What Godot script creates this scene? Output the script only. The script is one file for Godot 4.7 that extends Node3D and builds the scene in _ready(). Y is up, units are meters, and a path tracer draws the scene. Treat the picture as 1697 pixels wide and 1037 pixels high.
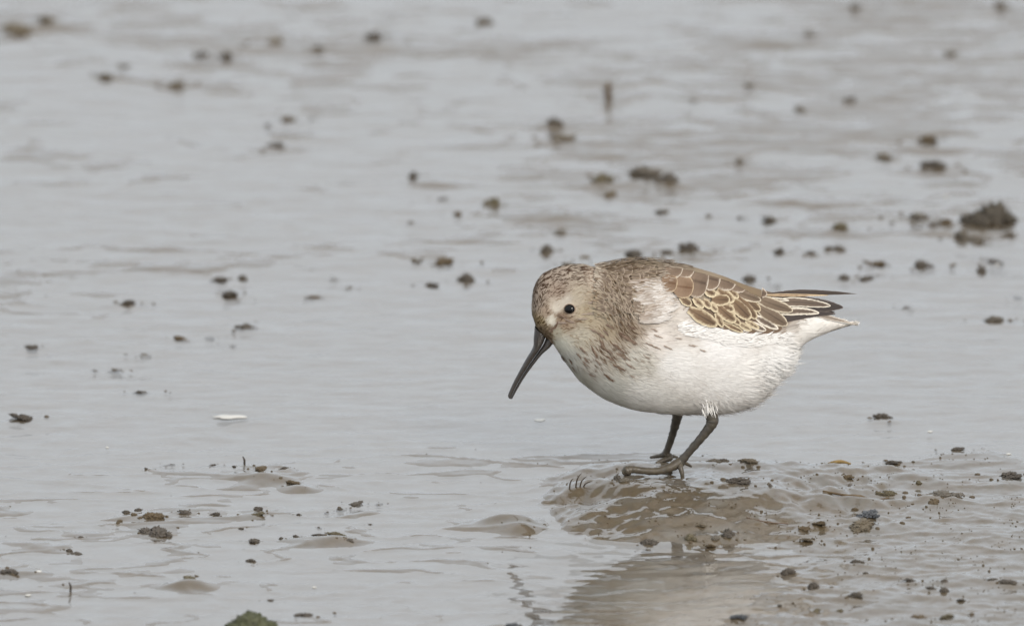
extends Node3D
# A small wading bird stepping off a mud hump on a wet tidal flat, under bright cloud.
# Shapes are given in millimetres (MM turns them into metres); the bird stands at BIRD, its beak towards -x.

const MM := 0.001
const BIRD := Vector3(0.080, 0.0, 0.0)
const WATER_LEVEL := 0.0

const BACK_LINE = [-70.4, 89.0, -70.1, 93.2, -69.5, 97.2, -67.5, 102.0, -64.5, 105.4, -58.9, 108.1, -52.7, 109.6, -46.5, 109.9, -42.4, 109.0, -38.6, 108.7, -32.7, 109.6, -24.7, 111.1, -16.7, 111.7, -8.8, 111.1, 2.5, 109.9, 14.3, 106.9, 24.6, 103.5, 34.3, 99.6, 43.8, 96.6, 53.2, 93.2, 65.0, 88.7, 76.8, 83.9, 83.9, 81.1, 87.1, 80.2]
const BELLY_LINE = [-70.4, 89.0, -70.1, 85.4, -69.2, 82.4, -67.8, 78.4, -63.9, 73.9, -60.1, 70.8, -57.4, 66.9, -53.0, 60.6, -47.7, 53.6, -42.7, 49.0, -35.3, 43.9, -26.5, 40.0, -17.6, 37.5, -5.8, 36.3, 8.9, 36.0, 23.7, 36.9, 34.0, 39.4, 40.2, 43.6, 46.1, 49.0, 52.6, 55.1, 56.1, 61.2, 58.8, 66.6, 65.0, 71.8, 74.1, 76.0, 83.9, 79.3, 87.1, 80.2]
# wing and back feathers: root x, y, tip x, y (mm in the bird's side view), breadth, lift over the body, bend, kind
const FEATHERS = [
	[66.0, 87.6, 89.1, 80.4, 2.5, 0.1, 0.00, "tail"],
	[47.7, 86.4, 81.9, 89.2, 7.6, 0.3, -0.06, "dark"],
	[51.7, 84.3, 78.4, 86.3, 4.0, 0.7, -0.06, "dark"],
	[51.7, 91.9, 81.9, 89.6, 8.0, 0.5, -0.03, "dark"],
	[49.3, 95.9, 74.8, 92.6, 4.4, 0.9, 0.00, "dark"],
	[43.7, 97.6, 88.9, 95.8, 3.8, 1.2, -0.02, "primary"],
	[42.1, 97.8, 74.8, 95.8, 1.4, 2.0, 0.00, "rufous_edge"],
	[49.7, 88.2, 70.2, 87.2, 4.0, 1.3, -0.05, "tertial"],
	[45.7, 93.9, 75.8, 90.5, 4.8, 1.5, -0.03, "tertial"],
	[44.5, 96.0, 55.4, 94.2, 1.8, 2.0, 0.00, "tertial"],
	[32.5, 82.9, 36.5, 81.3, 2.4, 1.2, 0.00, "tertial"],
	[34.9, 85.0, 44.1, 80.7, 3.4, 1.4, 0.00, "tertial"],
	[38.5, 87.7, 50.1, 80.8, 3.8, 1.6, 0.00, "tertial"],
	[39.3, 92.3, 54.5, 82.3, 6.6, 1.9, 0.00, "covert_pale"],
	[38.5, 96.5, 57.2, 88.8, 6.0, 2.2, 0.00, "covert_pale"],
	[23.2, 85.6, 32.6, 80.8, 2.6, 1.6, 0.00, "covert"],
	[30.0, 85.2, 36.9, 81.3, 2.8, 1.7, 0.00, "covert"],
	[33.9, 85.8, 40.7, 81.9, 2.8, 1.8, 0.00, "covert"],
	[27.5, 87.8, 31.3, 84.2, 3.0, 2.0, 0.00, "covert"],
	[32.6, 96.4, 41.3, 89.8, 4.7, 2.1, 0.00, "covert"],
	[30.0, 96.7, 39.4, 86.5, 5.3, 2.3, 0.00, "covert"],
	[27.1, 95.2, 36.4, 86.6, 6.8, 2.6, 0.00, "covert"],
	[28.3, 98.3, 41.6, 94.7, 4.5, 2.6, 0.00, "covert_pale"],
	[18.5, 94.6, 29.0, 85.6, 6.0, 2.5, 0.00, "covert"],
	[19.4, 90.3, 22.7, 83.6, 3.4, 2.5, 0.00, "covert"],
	[6.1, 92.5, 20.0, 84.5, 6.4, 2.8, 0.00, "covert"],
	[21.5, 93.8, 28.3, 90.5, 3.6, 2.9, 0.00, "covert"],
	[16.4, 94.5, 20.1, 90.6, 3.2, 3.1, 0.00, "covert"],
	[13.0, 96.2, 17.2, 92.2, 3.4, 3.2, 0.00, "covert"],
	[8.3, 97.2, 13.4, 92.7, 3.6, 3.2, 0.00, "covert"],
	[24.9, 99.7, 30.3, 95.6, 3.2, 3.0, 0.00, "covert"],
	[19.8, 99.8, 28.1, 94.3, 4.7, 3.0, 0.00, "covert"],
	[17.2, 96.0, 26.0, 95.1, 5.1, 3.2, 0.00, "covert"],
	[13.8, 100.2, 19.4, 97.5, 3.8, 3.1, 0.00, "covert"],
	[1.9, 97.8, 7.4, 94.1, 3.8, 3.0, 0.00, "covert"],
	[30.2, 101.1, 44.5, 97.7, 6.0, 3.0, 0.00, "scapular"],
	[30.9, 104.6, 40.1, 102.7, 3.4, 2.6, 0.00, "scapular"],
	[24.1, 102.6, 34.1, 99.5, 6.4, 3.2, 0.00, "scapular"],
	[22.4, 109.1, 35.4, 102.8, 4.7, 3.1, 0.00, "scapular"],
	[18.9, 104.4, 28.8, 100.8, 7.0, 3.4, 0.00, "scapular"],
	[14.3, 110.9, 26.1, 105.5, 5.5, 3.4, 0.00, "scapular"],
	[10.0, 105.9, 21.2, 102.3, 8.5, 3.6, 0.00, "scapular"],
	[7.4, 110.1, 21.4, 105.4, 6.4, 3.7, 0.00, "scapular"],
	[5.7, 104.7, 15.3, 101.8, 12.4, 3.8, 0.00, "scapular"],
	[4.0, 113.1, 14.7, 110.9, 3.8, 3.4, 0.00, "scapular"],
	[-0.3, 110.1, 9.0, 108.1, 8.1, 4.0, 0.00, "scapular"],
	[-3.7, 113.2, 5.3, 112.4, 3.8, 3.8, 0.00, "scapular"],
	[-1.5, 102.5, 8.3, 100.8, 9.0, 3.9, 0.00, "rufous"],
	[-5.0, 110.1, 3.4, 108.9, 8.5, 4.2, 0.00, "scapular"],
	[-7.1, 104.1, 0.6, 102.8, 7.3, 4.0, 0.00, "rufous"],
	[-21.5, 103.0, -3.4, 102.1, 6.0, 4.4, 0.00, "pale"],
	[-20.3, 98.2, -5.7, 99.7, 5.5, 4.6, 0.00, "pale"],
	[-16.8, 96.7, 0.2, 98.1, 6.4, 4.7, 0.00, "pale"],
	[-14.3, 92.0, 2.4, 95.0, 6.0, 4.6, 0.00, "pale"],
	[-16.8, 88.6, -1.9, 90.2, 6.0, 4.4, 0.00, "pale"],
]
# plumage dyes: x, y, ground colour, streak colour, share of streaks
const DYES = [
	[-66.3, 100.0, 174, 160, 146, 78, 61, 49, 0.50],
	[-58.9, 105.6, 174, 160, 146, 78, 61, 49, 0.50],
	[-50.1, 107.8, 181, 168, 152, 83, 66, 55, 0.45],
	[-43.6, 107.8, 184, 171, 155, 122, 100, 85, 0.40],
	[-68.3, 91.1, 167, 154, 141, 74, 59, 47, 0.50],
	[-66.9, 82.1, 162, 145, 114, 82, 66, 43, 0.50],
	[-63.3, 87.1, 165, 148, 131, 98, 81, 66, 0.40],
	[-57.4, 97.7, 169, 152, 137, 103, 84, 70, 0.45],
	[-61.3, 83.9, 215, 210, 198, 189, 176, 155, 0.10],
	[-54.8, 93.5, 206, 197, 184, 179, 162, 141, 0.15],
	[-48.6, 96.9, 193, 181, 162, 160, 143, 122, 0.20],
	[-39.7, 104.2, 193, 181, 165, 150, 131, 114, 0.35],
	[-39.7, 95.5, 173, 157, 135, 131, 109, 85, 0.30],
	[-44.2, 88.7, 183, 169, 145, 136, 112, 85, 0.25],
	[-56.0, 84.1, 167, 146, 124, 103, 81, 64, 0.35],
	[-57.1, 85.5, 141, 122, 103, 93, 76, 61, 0.45],
	[-63.0, 77.1, 127, 110, 89, 85, 70, 53, 0.45],
	[-65.7, 79.0, 133, 118, 97, 85, 70, 55, 0.45],
	[-58.9, 89.1, 210, 202, 189, 179, 162, 141, 0.10],
	[-59.5, 78.3, 192, 184, 165, 124, 103, 76, 0.30],
	[-56.5, 73.1, 211, 209, 196, 189, 176, 141, 0.10],
	[-51.5, 67.1, 202, 200, 191, 166, 155, 141, 0.18],
	[-47.1, 77.1, 192, 184, 167, 141, 120, 97, 0.28],
	[-35.3, 83.9, 179, 164, 141, 131, 109, 83, 0.20],
	[-29.4, 95.6, 171, 157, 139, 104, 87, 69, 0.40],
	[-32.4, 104.7, 160, 144, 125, 98, 81, 64, 0.45],
	[-23.5, 106.4, 143, 127, 108, 98, 81, 64, 0.40],
	[-17.6, 110.8, 141, 126, 107, 98, 81, 64, 0.35],
	[-25.0, 84.7, 166, 150, 132, 99, 81, 63, 0.48],
	[-35.3, 73.7, 185, 175, 160, 108, 88, 71, 0.42],
	[-42.7, 65.3, 198, 193, 183, 124, 105, 87, 0.34],
	[-48.6, 55.6, 194, 191, 179, 179, 171, 160, 0.05],
	[-54.5, 62.1, 192, 191, 183, 116, 101, 91, 0.30],
	[-35.3, 52.6, 213, 212, 204, 203, 200, 192, 0.05],
	[-20.6, 70.0, 211, 207, 197, 150, 135, 119, 0.25],
	[-10.2, 79.2, 232, 225, 218, 205, 190, 178, 0.12],
	[-14.7, 90.7, 193, 181, 167, 150, 135, 120, 0.25],
	[-7.3, 96.2, 203, 192, 181, 169, 157, 143, 0.20],
	[-2.9, 86.4, 215, 208, 200, 179, 169, 160, 0.15],
	[-2.9, 67.1, 243, 241, 238, 236, 233, 229, 0.20],
	[-17.6, 50.6, 238, 236, 231, 225, 222, 216, 0.20],
	[17.8, 75.8, 244, 242, 240, 238, 236, 233, 0.20],
	[23.7, 53.7, 243, 241, 238, 234, 230, 225, 0.20],
	[47.3, 64.6, 244, 243, 241, 238, 236, 233, 0.20],
	[65.0, 78.3, 240, 237, 232, 228, 224, 218, 0.20],
	[79.7, 80.2, 234, 230, 224, 214, 206, 198, 0.20],
	[8.9, 107.6, 141, 126, 107, 112, 95, 79, 0.30],
	[32.5, 99.0, 131, 114, 93, 103, 85, 69, 0.30],
	[53.2, 92.4, 112, 95, 79, 83, 71, 60, 0.30],
]
# lie of the feathers: x, y, direction
const LIE = [
	[-69.2, 88.7, 0.10, 1.00],
	[-69.8, 94.7, 0.25, 1.00],
	[-64.8, 104.6, 0.80, 0.60],
	[-56.0, 108.5, 1.00, 0.10],
	[-45.6, 109.0, 1.00, -0.30],
	[-39.7, 105.5, 0.80, -0.60],
	[-64.8, 84.0, 0.50, 0.80],
	[-60.4, 87.2, 0.80, 0.50],
	[-56.0, 93.4, 0.90, 0.35],
	[-48.6, 96.3, 1.00, 0.15],
	[-39.7, 95.5, 1.00, -0.25],
	[-58.9, 78.4, 1.00, 0.05],
	[-50.1, 82.4, 1.00, -0.00],
	[-42.7, 88.8, 1.00, -0.10],
	[-56.5, 71.8, 0.90, -0.35],
	[-51.5, 66.4, 0.75, -0.65],
	[-42.7, 73.1, 0.80, -0.60],
	[-35.3, 82.5, 0.70, -0.70],
	[-32.4, 100.8, 0.55, -0.80],
	[-26.5, 90.3, 0.50, -0.85],
	[-23.5, 79.0, 0.75, -0.65],
	[-35.3, 66.1, 0.80, -0.60],
	[-42.7, 52.9, 0.85, -0.50],
	[-29.4, 49.7, 0.95, -0.35],
	[-11.7, 90.7, 0.95, 0.15],
	[-5.8, 96.2, 0.95, 0.20],
	[-2.9, 79.2, 1.00, -0.10],
	[-11.7, 67.1, 0.95, -0.30],
	[-5.8, 47.2, 1.00, -0.30],
	[11.9, 45.3, 0.90, -0.50],
	[17.8, 42.5, 0.75, -0.75],
	[23.7, 66.5, 1.00, -0.12],
	[35.5, 45.7, 1.00, -0.35],
	[47.3, 57.8, 1.00, -0.35],
	[56.1, 62.2, 1.00, -0.30],
	[65.0, 74.9, 1.00, 0.25],
	[82.7, 79.8, 1.00, 0.30],
	[-20.6, 110.7, 1.00, -0.15],
	[0.1, 109.3, 1.00, -0.30],
	[23.7, 100.0, 1.00, -0.35],
]
# dark feather marks: from x, y to x, y, breadth
const MARKS = [
	[-55.8, 65.7, -54.2, 62.0, 1.1],
	[-54.2, 60.9, -52.4, 59.1, 1.1],
	[-50.1, 61.8, -48.9, 59.3, 0.8],
	[-40.9, 73.8, -39.9, 71.8, 1.0],
	[-39.9, 71.8, -38.1, 68.8, 1.1],
	[-37.3, 77.2, -35.0, 75.1, 1.1],
	[-36.3, 74.8, -34.3, 72.9, 1.1],
	[-44.5, 68.2, -43.0, 66.2, 0.8],
	[-48.1, 69.9, -46.6, 68.0, 0.9],
	[-31.2, 76.2, -25.0, 71.9, 1.3],
	[-27.6, 81.5, -19.4, 76.3, 1.4],
	[-33.8, 69.7, -30.2, 67.3, 1.1],
	[-30.7, 65.6, -25.0, 62.6, 1.2],
	[-35.0, 60.2, -30.4, 56.5, 1.1],
	[-25.0, 70.3, -23.3, 69.0, 0.7],
	[-22.5, 60.8, -21.5, 60.0, 0.5],
	[-45.5, 65.9, -44.0, 64.4, 0.8],
	[-42.5, 59.3, -39.9, 58.5, 0.6],
	[-23.5, 84.8, -21.0, 83.9, 1.0],
	[-38.4, 80.6, -34.8, 78.5, 1.0],
	[-41.4, 81.8, -37.8, 80.2, 0.8],
	[-34.3, 73.4, -31.7, 71.5, 0.8],
	[-29.1, 71.6, -25.0, 69.2, 0.9],
	[-46.6, 72.8, -44.5, 70.9, 0.8],
	[-25.0, 67.0, -20.4, 63.9, 0.7],
	[-39.4, 67.6, -37.3, 65.6, 0.7],
	[-15.0, 77.1, -7.4, 73.8, 0.7],
	[-6.3, 75.9, -2.2, 73.8, 0.5],
	[-0.2, 79.4, 2.1, 78.9, 0.3],
	[5.9, 76.0, 9.5, 75.0, 0.4],
	[11.6, 73.5, 13.4, 72.8, 0.3],
	[-16.6, 71.6, -14.0, 69.5, 0.4],
	[-24.1, 85.4, -20.7, 83.8, 1.1],
	[-23.7, 101.7, -22.4, 100.3, 0.9],
	[-20.3, 96.1, -16.8, 97.9, 1.0],
	[-26.2, 93.4, -22.8, 96.0, 1.3],
	[-31.4, 106.0, -25.8, 107.0, 1.5],
	[-22.8, 106.1, -20.3, 106.9, 1.1],
	[-17.7, 110.1, -14.7, 110.6, 0.9],
	[-14.7, 107.9, -12.2, 109.1, 1.0],
	[-30.1, 102.8, -27.9, 101.9, 1.5],
	[-23.7, 91.5, -22.0, 92.8, 0.9],
	[-27.1, 88.9, -25.4, 88.2, 0.9],
	[-16.8, 81.8, -14.7, 81.2, 0.5],
	[-12.6, 84.0, -10.0, 82.9, 0.5],
	[-10.9, 81.0, -7.9, 79.7, 0.6],
	[-27.5, 81.4, -23.7, 78.6, 1.3],
	[-33.9, 84.6, -30.5, 83.2, 1.3],
	[-35.6, 82.4, -33.1, 80.1, 0.9],
	[-7.0, 109.8, -3.6, 110.2, 0.9],
	[-5.7, 105.4, -3.2, 105.7, 0.9],
	[-57.7, 87.2, -53.3, 85.9, 1.1],
	[-54.3, 85.3, -49.5, 83.9, 0.7],
	[-57.7, 83.1, -53.3, 83.5, 0.6],
	[-48.0, 85.9, -42.7, 86.2, 0.5],
	[-46.6, 87.9, -38.8, 89.3, 0.5],
	[-42.7, 93.8, -38.4, 94.7, 0.6],
	[-59.1, 80.0, -57.7, 82.6, 1.2],
	[-61.6, 78.1, -59.1, 80.5, 1.5],
	[-61.6, 74.7, -60.1, 72.5, 1.0],
	[-55.8, 66.3, -54.3, 63.7, 1.3],
	[-51.9, 65.6, -50.9, 64.2, 1.0],
]
const EYE = Vector2(-51.68, 90.22)
# bill: upper edge x, y, lower edge x, y
const BILL = [[-68.9, 79.0, -59.2, 71.5], [-69.4, 73.3, -61.6, 68.4], [-69.8, 68.7, -65.0, 65.4], [-73.5, 62.1, -68.6, 60.9], [-78.8, 52.1, -73.4, 54.2], [-81.8, 45.1, -77.2, 47.8], [-81.5, 43.0, -79.9, 42.7]]
# legs and toes: x, y, z, radius along the bone
const NEAR_LEG = [[15.4, 47.5, 13.0, 3.24], [16.6, 39.3, 13.0, 3.10], [18.1, 34.8, 13.0, 3.39], [16.0, 30.6, 13.0, 2.65], [11.3, 24.3, 12.0, 2.24], [6.0, 17.7, 11.0, 2.12], [2.2, 13.0, 10.5, 2.65]]
const NEAR_TOES = [[[2.5, 13.6, 10.5, 2.65], [-2.9, 10.9, 12.0, 2.51], [-9.3, 9.4, 13.0, 2.06], [-16.1, 9.7, 13.0, 1.95], [-21.1, 10.3, 13.0, 2.12], [-23.5, 9.7, 13.0, 2.80], [-24.4, 9.1, 13.0, 2.36]],
	[[2.2, 13.3, 10.5, 1.77], [2.5, 11.2, 13.0, 1.42], [3.3, 8.4, 14.0, 1.18], [3.3, 6.6, 14.0, 0.94]],
	[[1.6, 12.6, 10.0, 2.06], [-2.3, 8.6, 2.0, 1.77], [-6.4, 6.0, -4.0, 1.47], [-9.9, 3.9, -8.0, 1.18]],
	[[2.2, 13.8, 10.0, 1.47], [5.4, 12.1, 8.0, 1.00], [7.8, 10.4, 7.0, 0.59]]]
const FAR_LEG = [[1.3, 39.8, -14.0, 3.24], [1.3, 31.8, -17.0, 2.95], [0.7, 27.4, -19.0, 2.51], [-1.1, 19.7, -22.0, 2.01], [-3.2, 12.6, -24.0, 1.83], [-4.6, 8.8, -25.0, 2.12]]
const FAR_TOES = [[[-4.3, 8.8, -25.0, 2.06], [-2.3, 7.5, -24.0, 1.77], [-5.8, 6.4, -22.0, 1.47], [-8.8, 5.7, -20.0, 0.89]],
	[[-4.6, 8.8, -25.0, 1.77], [-8.2, 7.2, -28.0, 1.06], [-11.7, 5.9, -31.0, 0.71]],
	[[-4.3, 8.5, -25.0, 1.47], [-1.1, 7.4, -27.0, 1.00], [1.3, 6.6, -28.0, 0.59]]]
# clods on the flat: x, z (mm), breadth, height, colour
const CLODS = [
	[-251, -1067, 13.1, 3.4, "pale"],
	[-266, -1044, 16.3, 3.4, "pale"],
	[-166, -986, 9.1, 3.6, "dark"],
	[-153, -977, 7.8, 5.3, "dark"],
	[-128, -1014, 11.7, 3.4, "pale"],
	[-104, -998, 6.5, 2.2, "grey"],
	[-74, -1023, 11.0, 5.0, "dark"],
	[-67, -1029, 4.6, 2.8, "pale"],
	[-14, -1072, 7.8, 4.5, "grey"],
	[-209, -959, 6.5, 2.8, "pale"],
	[-218, -932, 9.0, 2.8, "pale"],
	[-179, -907, 9.6, 2.2, "pale"],
	[-129, -812, 3.8, 4.1, "dark"],
	[-119, -827, 8.3, 3.3, "brown"],
	[-125, -762, 11.4, 3.3, "dark"],
	[-52, -689, 5.7, 5.4, "dark"],
	[-37, -635, 5.6, 2.2, "dark"],
	[-28, -598, 5.6, 3.2, "brown"],
	[-10, -622, 7.5, 7.0, "olive"],
	[-52, -581, 3.7, 3.8, "grey"],
	[-36, -490, 11.8, 3.5, "brown"],
	[-23, -447, 9.3, 7.4, "dark"],
	[-42, -434, 6.8, 2.1, "dark"],
	[-49, -488, 5.0, 1.9, "grey"],
	[-150, -448, 8.6, 2.7, "dark"],
	[-138, -451, 6.2, 4.2, "dark"],
	[-144, -412, 9.8, 4.0, "dark"],
	[-195, -393, 8.6, 3.2, "dark"],
	[-101, -408, 6.8, 2.1, "brown"],
	[-91, -451, 4.9, 1.6, "brown"],
	[-83, -429, 4.3, 1.6, "grey"],
	[-134, -340, 10.4, 4.2, "dark"],
	[-167, -314, 7.9, 2.4, "brown"],
	[-153, -318, 5.5, 2.1, "dark"],
	[-141, -302, 3.0, 1.6, "dark"],
	[-185, -277, 6.1, 2.1, "grey"],
	[-200, -245, 6.7, 2.6, "dark"],
	[-209, -247, 3.0, 1.6, "dark"],
	[-243, -295, 7.9, 2.1, "dark"],
	[-185, -196, 7.8, 2.1, "dark"],
	[-242, -139, 10.8, 3.1, "dark"],
	[22, -809, 8.3, 6.6, "dark"],
	[47, -672, 10.7, 7.0, "olive"],
	[51, -641, 6.3, 3.8, "brown"],
	[67, -692, 16.4, 6.0, "grey"],
	[82, -669, 8.8, 8.1, "dark"],
	[27, -774, 11.4, 1.6, "pale"],
	[119, -720, 5.1, 4.1, "grey"],
	[187, -1103, 7.9, 3.4, "grey"],
	[161, -1037, 7.8, 3.4, "pale"],
	[237, -988, 9.1, 3.1, "pale"],
	[180, -870, 7.1, 2.8, "dark"],
	[154, -848, 6.4, 2.8, "grey"],
	[127, -909, 5.8, 2.5, "pale"],
	[97, -872, 3.8, 1.9, "grey"],
	[219, -774, 10.8, 3.6, "brown"],
	[223, -708, 12.6, 4.9, "dark"],
	[195, -733, 9.5, 2.2, "pale"],
	[265, -1109, 8.5, 3.9, "brown"],
	[211, -589, 11.3, 2.4, "grey"],
	[218, -568, 6.2, 2.7, "dark"],
	[225, -577, 7.5, 3.5, "brown"],
	[232, -544, 9.3, 5.4, "grey"],
	[239, -539, 8.1, 4.8, "grey"],
	[257, -550, 7.5, 3.2, "grey"],
	[170, -562, 10.0, 4.6, "olive"],
	[78, -604, 7.5, 2.2, "grey"],
	[118, -591, 3.1, 2.2, "dark"],
	[134, -585, 9.4, 2.1, "grey"],
	[102, -594, 3.8, 1.6, "brown"],
	[26, -555, 6.2, 2.1, "grey"],
	[17, -512, 7.4, 6.9, "dark"],
	[63, -504, 10.5, 4.8, "dark"],
	[80, -508, 5.6, 1.9, "grey"],
	[92, -512, 8.1, 6.9, "dark"],
	[138, -510, 6.2, 3.2, "dark"],
	[154, -506, 5.6, 2.7, "dark"],
	[163, -516, 5.6, 3.2, "dark"],
	[169, -515, 6.8, 4.0, "dark"],
	[188, -484, 11.1, 2.4, "brown"],
	[210, -480, 9.3, 5.3, "dark"],
	[240, -467, 5.6, 6.4, "dark"],
	[247, -490, 8.7, 2.4, "dark"],
	[170, -451, 7.4, 3.4, "dark"],
	[181, -449, 8.0, 2.4, "dark"],
	[121, -448, 7.4, 5.8, "dark"],
	[136, -436, 4.9, 1.6, "grey"],
	[28, -483, 8.7, 3.2, "pale"],
	[37, -499, 6.2, 2.4, "pale"],
	[200, -383, 4.9, 1.6, "dark"],
	[245, -356, 10.4, 3.4, "grey"],
	[257, -411, 5.5, 1.6, "dark"],
	[185, -143, 9.0, 3.4, "dark"],
	[219, -72, 6.5, 1.8, "dark"],
	[187, -43, 7.7, 2.0, "dark"],
	[244, -7, 10.6, 3.1, "dark"],
	[210, 39, 14.1, 4.1, "grey"],
	[206, 53, 5.9, 2.0, "brown"],
	[184, 30, 7.7, 3.3, "olive"],
	[199, 7, 3.5, 2.0, "olive"],
	[164, -1, 5.3, 2.3, "brown"],
	[117, -16, 8.3, 2.5, "pale"],
	[104, -21, 5.3, 2.3, "dark"],
	[99, -20, 5.3, 1.8, "grey"],
	[173, 83, 13.5, 2.3, "blue"],
	[170, 100, 14.0, 2.8, "pale"],
	[111, 34, 11.2, 2.8, "dark"],
	[126, 45, 1.8, 2.0, "dark"],
	[105, 116, 7.0, 6.0, "dark"],
	[99, 120, 3.5, 3.0, "grey"],
	[86, 120, 6.4, 5.0, "olive"],
	[92, 101, 5.3, 2.8, "pale"],
	[66, 123, 7.0, 4.0, "dark"],
	[66, 137, 4.7, 2.0, "grey"],
	[51, 25, 5.9, 5.1, "dark"],
	[55, 30, 5.3, 3.5, "grey"],
	[145, 217, 7.5, 4.5, "dark"],
	[165, 239, 7.5, 3.0, "dark"],
	[133, 187, 7.5, 3.5, "dark"],
	[166, 172, 5.8, 2.0, "dark"],
	[170, 191, 2.9, 1.5, "dark"],
	[109, 279, 9.2, 2.0, "blue"],
	[145, 264, 3.5, 2.0, "olive"],
	[157, 264, 2.9, 1.7, "olive"],
	[128, 253, 2.9, 1.5, "dark"],
	[191, 207, 7.0, 1.2, "dark"],
	[207, 230, 4.9, 3.2, "dark"],
	[201, 224, 5.2, 1.5, "dark"],
	[208, 210, 3.5, 1.5, "dark"],
	[215, 246, 5.2, 1.5, "dark"],
	[231, 207, 5.2, 1.5, "dark"],
	[238, 212, 7.5, 1.5, "dark"],
	[208, 281, 9.8, 2.2, "olive"],
	[194, 288, 8.6, 2.5, "brown"],
	[167, 63, 4.1, 1.8, "brown"],
	[141, 105, 5.3, 2.5, "brown"],
	[150, 98, 6.4, 2.3, "brown"],
	[143, 123, 6.4, 2.0, "pale"],
	[96, 131, 5.3, 2.0, "brown"],
	[-188, 60, 4.7, 1.8, "dark"],
	[-182, 55, 4.1, 2.3, "dark"],
	[-159, 62, 7.6, 1.5, "dark"],
	[-144, 64, 5.9, 1.8, "dark"],
	[-124, 55, 6.5, 3.0, "dark"],
	[-124, 68, 7.0, 1.5, "olive"],
	[-176, 75, 10.6, 2.0, "brown"],
	[-172, 108, 12.9, 5.0, "dark"],
	[-173, 121, 1.2, 1.5, "dark"],
	[-125, 120, 6.4, 1.8, "dark"],
	[-112, 114, 2.9, 1.5, "dark"],
	[-105, 110, 3.2, 1.5, "dark"],
	[-132, 94, 2.9, 1.3, "dark"],
	[-104, 65, 2.9, 1.3, "dark"],
	[-84, 53, 4.1, 2.8, "dark"],
	[-77, 44, 7.7, 1.3, "dark"],
	[-65, 40, 4.1, 1.3, "dark"],
	[-209, 113, 2.9, 1.0, "dark"],
	[-214, 140, 4.1, 2.5, "dark"],
	[-210, 146, 4.1, 1.3, "dark"],
	[-126, 160, 4.7, 2.3, "dark"],
	[-155, 195, 5.8, 2.2, "olive"],
	[-241, 187, 8.7, 1.2, "dark"],
	[-116, 240, 4.0, 1.2, "dark"],
	[-98, 269, 8.1, 1.5, "dark"],
	[-112, -31, 3.0, 1.5, "dark"],
	[-123, -29, 7.7, 1.8, "brown"],
	[-108, 0, 7.7, 1.8, "brown"],
	[-168, -41, 4.2, 1.0, "dark"],
	[-148, -39, 4.7, 1.0, "dark"],
	[-137, -36, 2.4, 1.0, "dark"],
	[-180, -30, 2.4, 1.0, "dark"],
	[-85, 111, 8.8, 1.8, "olive"],
	[-93, 111, 5.8, 1.5, "dark"],
	[0, 295, 8.6, 3.5, "blue"],
	[-78, 124, 3.5, 1.0, "dark"],
	[-94, 91, 2.3, 1.3, "dark"],
	[-69, 85, 2.3, 1.3, "dark"],
	[-90, 59, 2.4, 1.5, "dark"],
]
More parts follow.
